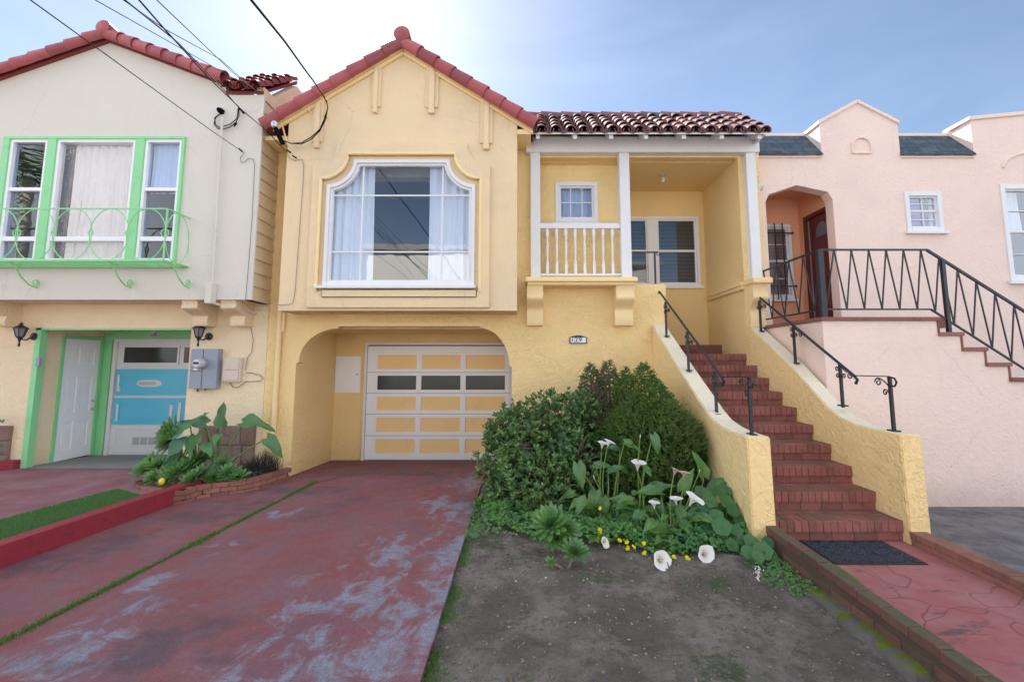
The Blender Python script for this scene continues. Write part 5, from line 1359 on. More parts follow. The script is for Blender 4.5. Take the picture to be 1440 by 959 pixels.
# ---- calla lilies
def stem_to(m, a, b, r=.008, bow=.06, n=8):
    pts = []
    for k in range(n+1):
        f = k/n; p = a.lerp(b, f); p = p + Vector((bow*math.sin(f*math.pi), 0, .03*math.sin(f*math.pi))); pts.append(p)
    m.tube(pts, [r*(1.15-.4*k/n) for k in range(n+1)], 6); return (pts[-1]-pts[-2]).normalized()
def calla_flower(parent, p, ax, s_, mat=None, closed=False, seed=0):
    rnd = random.Random(seed); ax = ax.normalized(); u = ax.cross(Vector((0,-1,.2))).normalized(); w = ax.cross(u); m = MB(); n = 16; prof = ((.0,.08),(.3,.17),(.58,.30),(.82,.48),(1.02,.74),(1.1,.98))
    if closed: prof = ((0,.07),(.3,.15),(.6,.17),(.85,.12),(1.05,.04))
    for (h, r) in prof:
        for k in range(n):
            a = 2*math.pi*k/n; q = r*s_*.62*(1+(.10*math.sin(2*a+seed)+.06*math.sin(5*a+seed*3))*(r>.6)); tipf = (1+.35*max(0, math.cos(a))**3) if r > .5 else 1; lip = -.10*s_*(1 if r > .9 else 0)
            m.v.append(tuple(p+ax*(h*s_*.85 + lip*(.3+.7*math.cos(a)**2) + (.16*s_*math.cos(a+2.4) if r > .6 else 0)) + (u*math.cos(a)+w*math.sin(a))*q*tipf))
    for j in range(len(prof)-1):
        for k in range(n): m.f.append((j*n+k, j*n+(k+1)%n, (j+1)*n+(k+1)%n, (j+1)*n+k))
    fl = m.build('flower', mat or M_spathe, parent, smooth=True, angle=180, recalc=False)
    if not closed: MB().tube([p+ax*s_*.1, p+ax*s_*.75], s_*.055, 6).build('spadix', M_spad, fl, smooth=True)
    return fl
def calla_clump(label, base_px, Y, flowers, leaves, seed, extra_n=22, group='white calla lilies in front of the bushes'):
    rnd = random.Random(seed); b0 = U(*base_px, Y); b0.z = .1
    t_ = thing('calla_lily', label, 'flower plant', tuple(b0), group)
    st_ = MB()
    for i, (x, y, dy, s_, kind) in enumerate(flowers):
        p = U(x, y, Y+dy); b = b0+Vector((rnd.uniform(-.07,.07), rnd.uniform(-.06,.06), 0))
        if kind == 'lying':
            p.z = max(p.z, .14); d = stem_to(st_, b, p, .007, .03); ax = Vector((rnd.uniform(-.2,.3), -.9, .35))
        else:
            p -= Vector((0,0,s_*.6)); d = stem_to(st_, b, p, .0075, rnd.uniform(-.05,.05)); ax = d*.7+Vector((rnd.uniform(-.2,.2), -.42, .55))
        calla_flower(t_, p, ax, s_, M_fade if kind == 'faded' else None, kind == 'bud', i)
    st_.build('stem', G_cst, t_, smooth=True)
    lm = MB(); ls_ = MB()
    for i, (x, y, dy, L, dirx, diry, dirz) in enumerate(leaves):
        p = U(x, y, Y+dy); b = b0+Vector((rnd.uniform(-.1,.1), rnd.uniform(-.08,.08), 0)); p.z = max(p.z, .15)
        stem_to(ls_, b, p, .008, rnd.uniform(-.04,.04))
        big_leaf(lm, p, Vector((dirx, diry, dirz)), Vector((0, -.5, .85)), L*1.02, L*.56, rnd.uniform(.15,.4), seed=i+seed)
    for k in range(extra_n):
        a = rnd.uniform(math.pi*.85, math.pi*2.15); rr = rnd.uniform(.08, .30); h = rnd.uniform(.08, .34); p = b0+Vector((math.cos(a)*rr*1.2, math.sin(a)*rr*.7, h))
        stem_to(ls_, b0+Vector((rnd.uniform(-.08,.08), 0, 0)), p, .006, 0)
        L = rnd.uniform(.10, .20); big_leaf(lm, p, Vector((math.cos(a), math.sin(a)*.6-.2, rnd.uniform(-.7,.5))), Vector((0, -.5, .85)), L, L*.6, rnd.uniform(.2,.6), seed=k+50+seed)
    lm.build('foliage', G_calla, t_, recalc=False, smooth=True, angle=180); ls_.build('leaf_stalk', G_cst, t_, smooth=True)
    return t_
calla_clump('calla lily clump with a double white bloom, in front of the jade bush', (850, 735), 5.15,
    [(846, 624, 0, .085, 'open'), (854, 622, .03, .085, 'open'), (836, 669, 0, .06, 'bud')],
    [(812, 652, 0, .26, .2,-.3,-.9), (838, 655, .1, .2, .9,-.2,.1), (838, 690, 0, .24, -.3,-.4,-.8), (855, 665, 0, .2, .5,-.3,.4), (868, 658, .1, .18, .9,0,-.2), (848, 700, -.1, .20, .1,-.4,-.8), (878, 622, .1, .2, .8,-.2,-.3), (872, 632, .1, .17, -.7,-.2,.2)], 3)
calla_clump('tallest calla lilies with one flat white bloom and a brown spike', (905, 745), 4.95,
    [(896, 652, 0, .115, 'open'), (900, 612, 0, .05, 'bud'), (847, 762, -.35, .07, 'lying')],
    [(918, 612, 0, .2, .3,-.3,-.9), (905, 655, .1, .14, .4,-.5,-.5), (890, 705, 0, .22, -.9,-.3,.1), (912, 690, .1, .28, .8,-.2,.3), (890, 722, -.1, .22, .2,-.5,-.7), (920, 720, 0, .22, .8,-.4,-.1), (880, 760, -.2, .18, -.8,-.4,.1)], 5)
calla_clump('calla lilies with three white blooms and two pinkish faded ones near the stair wall', (948, 770), 4.65,
    [(947, 662, .1, .08, 'faded'), (961, 666, .1, .08, 'faded'), (969, 699, -.1, .125, 'open'), (951, 702, 0, .085, 'open'), (920, 708, 0, .08, 'open'), (926, 797, -.42, .12, 'lying'), (988, 786, -.3, .115, 'lying'), (983, 661, .25, .045, 'bud')],
    [(930, 692, .1, .26, -.7,-.2,.2), (955, 715, 0, .18, .1,-.5,-.8), (975, 725, 0, .24, .9,-.2,.35), (985, 700, .2, .24, .9,0,.4), (965, 750, -.1, .26, .9,-.4,-.1), (940, 745, -.1, .24, -.9,-.4,.2), (925, 765, -.15, .24, .6,-.5,-.4), (985, 740, 0, .22, .5,-.5,-.7), (1000, 715, .1, .2, .9,0,.2), (960, 690, .2, .24, .3,-.2,.9), (990, 670, .3, .25, -.2,0,1), (1000, 690, .3, .26, .7,0,.6)], 9)

# ---- nasturtiums
def nasturtium(label, disks, Y, seed):
    rnd = random.Random(seed); c0 = U(disks[0][0], disks[0][1], Y); t_ = thing('nasturtium', label, 'plant', (c0.x, Y, .1), 'round leaved plants by the stair pillar')
    m = MB(); s_ = MB()
    for i, (x, y, r, dy) in enumerate(disks):
        p = U(x, y, Y+dy); p.z = max(p.z, .13); 
        disk(m, p, Vector((rnd.uniform(-.3,.3), -.75, .75)), r/140*.95, seed=i); stem_to(s_, Vector((p.x+rnd.uniform(-.1,.1), p.y+.1, .08)), p, .004, .02, 5)
    m.build('foliage', G_nas, t_, recalc=False, smooth=True, angle=180); s_.build('stem', G_cst, t_, smooth=True)
D1 = [(1015, 740, 13, 0), (1023, 705, 12, .2), (1031, 718, 9, .12), (998, 703, 12, .25), (1008, 725, 10, .1), (1040, 730, 10, .1), (1000, 745, 10, .05), (1036, 745, 9, 0), (1043, 715, 10, .2), (988, 712, 9, .2), (1020, 690, 9, .35), (1005, 762, 8, -.05), (1030, 766, 8.5, -.1), (990, 728, 9, .1), (1012, 690, 10, .3), (985, 690, 9, .35), (1030, 695, 9, .35), (1048, 742, 8, .1), (1018, 757, 9, -.02)]
nasturtium('tall nasturtium with round leaves climbing the left stair pillar', D1, 4.45, 1)
D2 = [(1058, 763, 12, 0), (1073, 774, 12, -.1), (1044, 758, 8, .05), (1066, 782, 8, -.15), (1052, 776, 9, -.1), (1080, 762, 8, .0), (1084, 780, 8, -.12)]
nasturtium('low nasturtium with large leaves at the foot of the stair pillar', D2, 4.25, 2)

# ---- clover ground cover and its yellow flowers
rnd = random.Random(31); m = MB()
def clover(m, p, s_, n_=3):
    a0 = rnd.random()*6
    for j in range(n_):
        a = a0+j*2.094; d = Vector((math.cos(a), math.sin(a)*.9-.1, rnd.uniform(-.5,.9))); leaf(m, p, d, Vector((rnd.uniform(-.4,.4),-.9,.8)), s_, s_*.95, .05, .1)
for k in range(7500):
    x = rnd.uniform(-.42, 2.2); y = rnd.uniform(4.35, 5.8)
    fr = 4.95 - .55*min(1, max(0, (x-.3)/1.0)) + .12*noise.noise(Vector((x*3, 0, 7))) + (.35*max(0, 1-(x+.42)/.5))
    if y < fr - rnd.random()**3*.15: continue
    h = (.05+.13*rnd.random())*min(1, (y-fr+.15)/.25) + .10*max(0, noise.noise(Vector((x*2.5, y*2.5, 1))))
    clover(m, Vector((x, y, dz(x, y)+max(.01, h))), rnd.uniform(.024, .042))
for k in range(900):   # along the mossy kerb and the driveway edge
    if k % 3: x = rnd.uniform(1.9, 2.2); y = rnd.uniform(3.6, 4.5)
    else: y = rnd.uniform(4.9, 6.2); x = E1.x+(E0.x-E1.x)*(y-E1.y)/(E0.y-E1.y)+abs(rnd.gauss(0, .12))
    if k % 3 and rnd.random() > .25+.75*(x-1.9)/.3: continue
    clover(m, Vector((x, y, dz(x, y)+rnd.uniform(.01,.06))), rnd.uniform(.012, .024))
m.build('clover_ground_cover', G_clo, None, recalc=False, label='mass of low green clover leaves under the lilies and bushes', cat='ground cover', kind='stuff', loc=(0,0,0))
FL = [(844,714),(801,731),(842.6,744),(843.5,750),(841.6,756),(829,757),(841,762.5),(855,761),(847,766),(871,759),(882,763),(883.5,771),(890.6,768.5),(906,765),(905,778),(913.5,737),(923.5,781),(934,787),(947,783),(967,785)]
def yflower(p, s_):
    root = thing('yellow_flower', 'small yellow clover flower at the front edge of the ground cover', 'flower', tuple(p), 'yellow clover flowers in the ground cover')
    m = MB()
    for q in range(3):
        c = p+Vector((rnd.uniform(-.012,.012), rnd.uniform(-.01,.01), rnd.uniform(-.012,.012)))
        n = Vector((rnd.uniform(-.5,.5), -.8, .6)).normalized(); u = n.orthogonal().normalized(); w = n.cross(u)
        for k in range(5):
            a = k*1.2566; leaf(m, c, u*math.cos(a)+w*math.sin(a)+n*.5, n, s_, s_*.8, .1, -.1)
    m.build('petals', M_yfl, root, recalc=False)
    MB().tube([Vector((p.x+.01, p.y+.04, .06)), p+Vector((.004,.02,-.02)), p], .003, 5).build('stem', G_cst, root, smooth=True)
    return root
for i, (x, y) in enumerate(FL):
    Y = 5.0 - .6*min(1, max(0, (x-800)/130)) if y > 740 else 5.0
    p = U(x, y, Y-.12); p.z = max(p.z, .13); yflower(p, rnd.uniform(.017, .022))
# small white flower, twig, litter
wf = thing('white_flower', 'small white flower spike on a reddish stalk near the path edging', 'flower', tuple(UZ(1063, 828, .1)))
b = UZ(1063, 830, .1); tp = U(1066, 795, b.y); m = MB()
for k in range(40):
    p = b.lerp(tp, rnd.uniform(.45, 1))+Vector((rnd.gauss(0,.013), rnd.gauss(0,.013), 0)); leaf(m, p, Vector((rnd.gauss(0,1), -.5, rnd.gauss(0,1))), Vector((0,-1,.3)), .013, .011)
m.build('petals', M_spathe, wf, recalc=False); MB().tube([b, b.lerp(tp, .5)+Vector((.01,0,0)), tp], .003, 5).build('stem', plain('red_stalk', (.22,.10,.09), .8), wf)
b = UZ(948, 833, .08); tp = U(938, 790, b.y+.02)
MB().tube([b, b.lerp(tp, .6)+Vector((.01,0,0)), tp], [.010,.008,.004], 6).build('dead_stalk', plain('dry_stalk', (.16,.11,.10), .9), None, label='short dead brownish stalk standing behind the bare soil, right of the fallen lily', cat='stalk')
q = UZ(1052, 788, .12); MB().add([q+Vector(v) for v in ((-.02,-.01,.012),(.018,-.014,.02),(.022,.012,.014),(-.012,.014,.03),(0,0,.035))], [(0,1,4),(1,2,4),(2,3,4),(3,0,4)]).build('litter', plain('blue_white_foil', (.55,.6,.75), .3), None, label='scrap of shiny blue and white litter by the low nasturtium', cat='litter')
for (x, y, lab) in ((883, 897, 'pale curled dry leaf lying in the middle of the bare soil'), (767, 860, 'small pale straw lying on the soil left of centre')):
    q = UZ(x, y, .1); q.z = dz(q.x, q.y)+.006; m = MB(); big_leaf(m, q, Vector((.2, -.9, .1)), Vector((0,0,1)), .05, .02, -.3, False); m.build('dry_leaf', plain('dry_leaf', (.45,.40,.38), .8), None, recalc=False, label=lab, cat='leaf')

# ---- succulents beside the bed
def aeonium(label, heads, base, seed, mat=None, group=None, name='succulent', W=.27):
    t_ = thing(name, label, 'succulent', tuple(base), group); rnd = random.Random(seed); s_ = MB()
    for i, (p, ax, R, n_) in enumerate(heads):
        m = MB(); rosette(m, p, ax, R*1.25, int(n_*1.6), seed=seed+i, W=W); m.build('rosette', mat or G_aeo, t_, recalc=False)
        s_.tube([Vector((base[0]+rnd.uniform(-.03,.03), base[1]+.02, base[2]-.03)), p.lerp(Vector(base), .4), p], [.014,.012,.012], 6)
    s_.build('stem', M_bark, t_, smooth=True)
b = UZ(782, 775, .09)
aeonium('spiky green succulent rosettes in front of the jade bush', [(U(775, 738, b.y), Vector((-.3,-.6,.7)), .17, 46), (U(797, 745, b.y), Vector((.4,-.6,.6)), .12, 34), (U(783, 757, b.y-.05), Vector((0,-.8,.4)), .11, 30)], b, 1)
b = UZ(800, 800, .09)
aeonium('low grassy succulent tuft on the soil right of the spiky rosettes', [(U(808, 778, b.y+.05), Vector((.2,-.5,.8)), .12, 34), (U(775, 792, b.y), Vector((-.2,-.6,.8)), .05, 16)], b, 4)

# ---- grass in the driveway joint and tufts
rnd = random.Random(77)
def blade(m, p, h, lean, w=.003):
    a = rnd.random()*6.283; d = Vector((math.cos(a), math.sin(a), 0)); s_ = Vector((-d.y, d.x, 0)); m.add([p-s_*w, p+s_*w, p+d*lean*.4+Vector((0,0,h*.6))+s_*w*.7, p+d*lean+Vector((0,0,h)), p+d*lean*.4+Vector((0,0,h*.6))-s_*w*.7], [(0,1,2,3,4)])
m = MB(); far = Vector((S0.x+.10, S0.y+.15, ZD))
pts = [far, S0, S1, S2]; 
for k in range(9000):
    f = rnd.random(); y = S0.y+.12 - f*(S0.y-1.9); x = S0.x + (S1.x-S0.x)*(S0.y-y)/(S0.y-S1.y)
    den = .55+.8*noise.noise(Vector((0, y*2.2, 3)))
    if rnd.random() > den: continue
    w = .022+.012*noise.noise(Vector((5, y*3, 0))); p = Vector((x+rnd.gauss(0, w), y, ZD-.005)); blade(m, p, rnd.uniform(.012, .038), rnd.uniform(0,.02), .0025)
m.build('joint_grass', G_gras, None, recalc=False, label='line of green grass growing in the joint of the red driveway', cat='grass', kind='stuff', loc=(0,0,0))
m = MB()
for k in range(9000):
    if k % 2: y = rnd.uniform(2.0, 4.8); x = E1.x+(E0.x-E1.x)*(y-E1.y)/(E0.y-E1.y)+.01+abs(rnd.gauss(0,.05+.04*noise.noise(Vector((0,y*2,0)))))
    else: x = rnd.uniform(-.6, 2.2); y = rnd.uniform(2.0, 4.6)
    if k % 2 == 0 and noise.noise(Vector((x*1.6, y*1.6, 9))) < .22: continue
    if k % 2 and noise.noise(Vector((1, y*2.3, 4))) < -.15: continue
    blade(m, Vector((x, y, dz(x, y)-.002)), rnd.uniform(.006, .026), rnd.uniform(0,.015), .002)
m.build('weeds', G_gras, None, recalc=False, label='sparse short weeds on the bare soil and along the driveway edge', cat='weeds', kind='stuff', loc=(0,0,0))
# lawn strip of the left neighbour
lp_ = [UZ(a, b, .21) for a, b in ((-60, 748), (0, 732), (95, 706), (165, 688), (205, 699))]
def kx2(y): return KA.x + (KC.x-KA.x)*(y-KA.y)/(KC.y-KA.y)-.16
poly = [(p.x, p.y) for p in lp_] + [(kx2(p.y)-.0, p.y) for p in (lp_[4], lp_[2])] 
y_near = UZ(0, 772, .21).y-.5
lawn_out = [(p.x, p.y, .215) for p in lp_]+[(kx2(lp_[4].y-.15), lp_[4].y-.15, .215), (kx2(y_near), y_near, .215), (lp_[0].x-.2, y_near, .215)]
slab(lawn_out, .15, M_soil, 'lawn_bed')
from mathutils.geometry import intersect_point_tri_2d
tris = tessellate_polygon([[Vector((a, b, 0)) for a, b, _ in lawn_out]])
m = MB(); V2 = [Vector((a, b)) for a, b, _ in lawn_out]
areas = [abs((V2[t[1]]-V2[t[0]]).cross(V2[t[2]]-V2[t[0]]))/2 for t in tris]
for t_, A_ in zip(tris, areas):
    for k in range(int(A_*9500)):
        u_, v_ = rnd.random(), rnd.random()
        if u_+v_ > 1: u_, v_ = 1-u_, 1-v_
        p = V2[t_[0]]+(V2[t_[1]]-V2[t_[0]])*u_+(V2[t_[2]]-V2[t_[0]])*v_; blade(m, Vector((p.x, p.y, .212)), rnd.uniform(.015, .035), rnd.uniform(0,.015), .003)
m.build('lawn', G_lawn, None, recalc=False, label='narrow strip of green turf between the red paving and the red kerb', cat='lawn', kind='stuff', loc=(0,0,0))

# ---- curved brick planter of the left house
pe = [UZ(a, b, .10) for a, b in ((410, 671), (380, 681), (345, 690), (315, 694), (285, 697))] + [UZ(a, b, .14) for a, b in ((262, 701), (238, 703), (215, 700), (198, 696), (187, 688))] + [Vector((-5.22, 6.75, .14)), Vector((-5.30, 7.1, .14)), Vector((-5.32, 7.46, .14))]
def smooth_line(P, n=6):
    out = []
    for i in range(len(P)-1):
        p0 = P[max(i-1,0)]; p1 = P[i]; p2 = P[i+1]; p3 = P[min(i+2, len(P)-1)]
        for k in range(n):
            t_ = k/n; out.append(.5*((2*p1)+(p2-p0)*t_+(2*p0-5*p1+4*p2-p3)*t_**2+(3*p1-p0-3*p2+p3)*t_**3))
    return out+[P[-1]]
PL = smooth_line(pe); m = MB()
L = [0]
for i in range(1, len(PL)): L.append(L[-1]+(PL[i]-PL[i-1]).length)
def at(s_):
    for i in range(1, len(PL)):
        if L[i] >= s_: return PL[i-1].lerp(PL[i], (s_-L[i-1])/max(1e-6, L[i]-L[i-1]))
    return PL[-1]
cen = Vector((-4.5, 6.95, .14))
for row, bl in ((0, .2), (1, .2), (2, .2)):
    s_ = .1*(row % 2); zb = .06+.062*row
    while s_ < L[-1]-.02:
        a, b = at(s_+.003), at(min(s_+bl-.004, L[-1])); d = (b-a); d.z = 0
        if d.length < .02: break
        n_ = Vector((-d.y, d.x, 0)).normalized(); n_ = n_ if (cen-a).dot(n_) > 0 else -n_
        j = rnd.uniform(-.003,.003); o_ = n_*j; w_ = n_*.10
        z0_, z1_ = zb+.001, zb+.059
        if (b-a).length > .02:
            P0 = [a+o_, b+o_, b+w_+o_, a+w_+o_]; m.hexa([(p.x, p.y, z0_) for p in P0]+[(p.x, p.y, z1_) for p in P0])
        s_ += bl
m.build('planter_edging', M_kerb2, None, bevel=.004, label='curved three course brick edging of the planter under the cream wall', cat='edging')
ps_ = [(p.x, p.y) for p in PL]+[(-4.0, 7.48)]
MB().poly([(p[0]+(cen.x-p[0])*.05, p[1]+(cen.y-p[1])*.05) for p in ps_], (), 'z', .08, .19).build('planter_soil', M_dirt2, None, kind='structure')
def cel(x, y, Y): return U(x, y, Y)
b = cel(258, 680, 6.75); b.z = .18
aeonium('large green aeonium rosette on a stalk in the brick planter', [(cel(246, 614, 6.7), Vector((-.5,-.8,.3)), .26, 60)], b, 8)
heads = [(205, 662, 6.45, .13), (225, 655, 6.5, .12), (245, 668, 6.4, .15), (262, 660, 6.5, .14), (285, 668, 6.45, .13), (303, 672, 6.55, .13), (322, 666, 6.6, .12), (235, 678, 6.3, .09), (312, 655, 6.7, .12), (275, 650, 6.6, .12), (215, 650, 6.6, .12), (335, 672, 6.6, .11), (255, 645, 6.7, .12), (290, 645, 6.7, .12), (270, 675, 6.35, .11), (218, 672, 6.35, .10)]
for i, (x, y, Y, R) in enumerate(heads[:0]): pass
b = cel(262, 690, 6.45); b.z = .18
aeonium('cluster of low bright green rosettes along the front of the brick planter', [(cel(x, y, Y), Vector((rnd.uniform(-.3,.3), -.6, .7)), R*1.2, 30) for (x, y, Y, R) in heads], b, 12)
bp = thing('large_leaf_plant', 'tall plant with pale thick stalks and big jagged grey green leaves in the planter', 'plant', (-4.6, 6.9, .18))
lm = MB(); sm = MB()
base = cel(305, 660, 6.85); base.z = .22; base2 = cel(275, 660, 6.75); base2.z = .22
for (bb, x, y, Y, L_, dx, dy_, dz_, dr) in [(base, 312, 598, 6.8, .30, .05,-.15,1, .1), (base, 342, 594, 6.9, .36, 1,-.1,.1, .55), (base, 289, 596, 6.8, .32, -.8,-.3,.2, .3), (base, 283, 587, 6.8, .12, .6,0,.4, 0), (base, 308, 612, 6.7, .18, .1,-.6,-.5, .1),
                                            (base, 375, 617, 6.9, .30, .7,-.1,-.5, .5), (base2, 268, 600, 6.6, .38, -.75,-.4,-.3, .4), (base2, 262, 618, 6.5, .34, -.5,-.5,-.6, .3), (base2, 275, 612, 6.6, .30, .2,-.6,-.6, .2), (base2, 255, 638, 6.5, .24, -.4,-.6,-.5, .2), (base2, 290, 625, 6.6, .22, .5,-.5,-.3, .3)]:
    p = cel(x, y, Y); k = 8; pts = [bb.lerp(p, f/k)+Vector((0, 0, .06*math.sin(f/k*math.pi))) for f in range(k+1)]
    pts[0] = bb+Vector((rnd.uniform(-.07,.07), rnd.uniform(-.04,.04), 0)); sm.tube(pts, [.020-.012*f/k for f in range(k+1)], 7)
    big_leaf(lm, p, Vector((dx, dy_, dz_)), Vector((0,-.6,.8)), L_*1.12, L_*.66, dr, True, .09, seed=int(x))
lm.build('foliage', G_arti, bp, recalc=False, smooth=True, angle=180); sm.build('stalk', G_cst, bp, smooth=True)
q = cel(227.5, 677, 6.22); MB().lathe([(.005,-.045),(.022,-.038),(.036,-.015),(.038,.008),(.028,.032),(.010,.045)], (q.x, q.y, q.z), 14).build('lemon', plain('yellow_fruit', (.75,.55,.05), .4), None, smooth=True, label='yellow lemon lying at the front of the brick planter', cat='fruit')
m = MB()
for k in range(420):
    x = rnd.uniform(-4.2, -3.75); y = rnd.uniform(7.1, 7.4); h = rnd.uniform(.05, .42)*(1-abs(x+3.9)*1.4)
    p = Vector((x, y, .16)); m.tube([p, p+Vector((rnd.gauss(0,.03), rnd.gauss(0,.02), h*.6)), p+Vector((rnd.gauss(0,.06), rnd.gauss(0,.03), h))], [.003,.0025,.001], 4)
m.build('dry_twigs', plain('dark_twig', (.05,.04,.035), .9), None, recalc=False, label='dark dry twiggy plant at the right end of the brick planter', cat='plant')
m = MB()
for k in range(260):
    x = rnd.uniform(-4.75, -3.8); y = rnd.uniform(6.85, 7.35); clover(m, Vector((x, y, .2+rnd.random()*.07)), .03)
m.build('planter_weeds', leafmat('dull_leaf', (.03,.06,.03), (.06,.09,.05)), None, recalc=False, label='dull dark weeds on the planter soil below the stone veneer', cat='weeds', kind='stuff', loc=(0,0,0))
# red kerb stub and potted greens at the far left
pa, pb = UZ(-80, 668, .2), UZ(18, 660, .2)
MB().hexa([(pa.x, pa.y, .2), (pb.x, pb.y, .2), (pb.x-.0, pb.y+.25, .2), (pa.x, pb.y+.25, .2), (pa.x, pa.y, .33), (pb.x, pb.y, .33), (pb.x, pb.y+.25, .33), (pa.x, pb.y+.25, .33)]).build('kerb', M_redkerb, None, bevel=.008, label='short red kerb at the far left edge, in front of the stone veneer', cat='kerb')
q = U(1, 590, 7.2); t_ = thing('leafy_plant', 'dark leafy plant just entering the left edge of the photo beside the cream wall', 'plant', (q.x-.15, 7.2, .33))
m = MB(); s_ = MB()
for k in range(46):
    p = Vector((q.x-.16+rnd.gauss(0,.09), 7.2+rnd.gauss(0,.07), rnd.choice((q.z+rnd.gauss(0,.05), rnd.uniform(.4,.6))))); big_leaf(m, p, Vector((rnd.gauss(0,1), -.6, rnd.gauss(0,.5))), Vector((0,-.5,1)), .11, .06, .2, False, seed=k)
s_.tube([(q.x-.16, 7.2, .3), (q.x-.2, 7.2, .6), (q.x-.15, 7.2, q.z)], .012, 6)
m.build('foliage', G_arti, t_, recalc=False, smooth=True, angle=180); s_.build('stem', M_bark, t_)

rnd = random.Random(909); m = MB()
for k in range(190):
    x = rnd.uniform(-.5, 2.1); y = rnd.choice((rnd.uniform(4.3, 5.2), rnd.uniform(2.2, 5.0))); z = dz(x, y)+.006
    big_leaf(m, Vector((x, y, z)), Vector((rnd.gauss(0,1), rnd.gauss(0,1), .1)), Vector((rnd.gauss(0,.3), rnd.gauss(0,.3), 1)), rnd.uniform(.015, .035), rnd.uniform(.008, .016), rnd.uniform(-.4,.3), False, .05, seed=k)
t = NT('dead_leaf'); M_dead = t.done(t.mix(t.isl, (.10,.06,.035), (.30,.22,.13)), .9)
m.build('leaf_litter', M_dead, None, recalc=False, label='brown dead leaves and bits scattered on the soil in front of the bushes', cat='leaf litter', kind='stuff', loc=(0,0,0))
CLO, CHI, CLOUD, EXPO, SKYS, FILL_BANK, FRONT = .0, .6, (13.5, 14.3, 16), 1.72, .050, .80, .13
# ---------------------------------------------------------------- overhead wires
M_wire = plain('black_wire', (.008,.008,.010), 1.0, 0, .05)
def wire(px, yatt, label, r=.005, yfar=2.6, mid=None, name='overhead_wire'):
    """px: photo polyline from the house end to the frame's top; carried on to the pole behind the camera"""
    n = len(px); pts = []
    d = [0]
    for i in range(1, n): d.append(d[-1] + math.hypot(px[i][0]-px[i-1][0], px[i][1]-px[i-1][1]))
    ds = d[-1]
    for i, (x, y) in enumerate(px):
        f = d[i]/ds; inv = (1-f)/yatt + f/yfar; pts.append(U(x, y, 1/inv))
    e = pts[-1] + (pts[-1]-pts[0]).normalized()*14; pts.append(e)
    m = MB().tube(pts, r, 6)
    return m.build(name, M_wire, None, smooth=True, label=label, cat='wire', group='utility wires overhead')
wire([(340, 213), (300, 186), (42, 0)], 6.9, 'lowest thin black wire, crossing the grey gable to the hook beside the left window', .0042)
wire([(385, 131), (355, 122), (338, 116), (250, 66), (133, 0)], 7.6, 'thin wire entering the top of the photo leftmost but one, ending on the tile roof', .0035, 3)
wire([(352, 122), (310, 84), (231, 41), (173, 0)], 7.2, 'thin wire crossing the thick bundle above the grey gable', .004, 2.8)
wire([(336, 152), (313, 125), (250, 60), (175, 0)], 6.88, 'wire of the bundle that reaches the looped splice on the grey wall', .0055, 2.6)
wire([(401, 212), (375, 184), (341, 156), (294, 110), (231, 41), (195, 0)], 6.95, 'black cable running past the grey house corner to the yellow house', .0055, 2.6)
wire([(378, 140), (356, 125), (328, 103), (220, 0)], 7.6, 'thin wire at the upper right of the bundle, ending behind the roof tiles', .0038, 2.8)
m = wire([(459, 143), (452, 130), (440, 113), (430, 100), (400, 58), (353, 0)], 6.7, 'thick black service cable dropping to the yellow gable', .009, 2.6)
# splices, loops and hooks
lp = thing('service_loop', 'looped black service cables with a weatherhead on the grey wall', 'cable', tuple(U(311, 158, 6.9)))
M_hd = M_wire
c_ = U(311, 157, YL-.02); MB().lathe([(.045, 0), (.045, -.05), (.03, -.09), (.01, -.1)], (c_.x, YL, c_.z), 12, 'y').build('weatherhead', M_hd, lp, smooth=True)
for off in (0, 4):
    pts = [(310, 160), (303-off*.3, 166), (301+off*.5, 175), (306+off*.5, 181-off*.4), (314, 182-off), (324, 179-off), (332, 172-off), (336-off*.5, 163), (336-off*.3, 153)]
    MB().tube([U(a, b, YL-.06+.02*off/4) for a, b in pts], .0075, 6).build('cable_loop', M_hd, lp, smooth=True)
MB().tube([U(336, 152, 6.88), U(343, 160, 6.9)], .014, 6).tube([U(329, 178, 6.9), U(333, 173, 6.9)], .012, 6).build('splice', M_hd, lp)
l2 = thing('service_loop', 'heavy black cable loop at the left eave of the yellow gable', 'cable', tuple(U(400, 200, 6.8)))
for o_ in (0, 1):
    MB().tube([U(a, b, 6.78+.03*o_) for a, b in ((459, 142), (461, 152+o_), (458-o_*2, 168), (450, 184-o_*2), (438, 196-o_*3), (424, 203-o_*2), (410, 202), (400, 199))], .008, 6).build('cable_loop', M_hd, l2, smooth=True)
a, b = U(386, 178, 6.74), U(398, 203, 6.8)
MB().tube([a.lerp(b, .1), b], .035, 10).build('service_mast', M_wire, l2, smooth=True)
MB().lathe([(.0, -.0), (.045, .02), (.055, .07), (.04, .10), (.01, .11)], (a.x, a.y, a.z-.03), 12).build('weatherhead', M_steel, l2, smooth=True)
MB().tube([U(395, 170, YB), U(405, 205, YB-.05)], .012, 6).build('bracket', M_ytrim, l2)
hk = thing('wall_cable', 'thin grey cable hanging down the right edge of the grey bay wall', 'cable', tuple(U(345, 320, 6.9)))
MB().tube([U(x, y, YL-.03) for x, y in ((338, 211), (343, 216), (338, 222), (339, 229), (344, 228), (349, 223), (356, 224), (358, 232), (355, 300), (349, 380), (345, 424))], .005, 5).build('cable', plain('grey_cable', (.2,.2,.22), .5), hk, smooth=True)
MB().tube([U(336, 209, YL-.05), U(341, 214, YL-.03)], .012, 6).build('clamp', M_hd, hk)
yk = thing('wall_cable', 'thin dark cable down the left edge of the yellow bay wall', 'cable', tuple(U(425, 320, 6.9)))
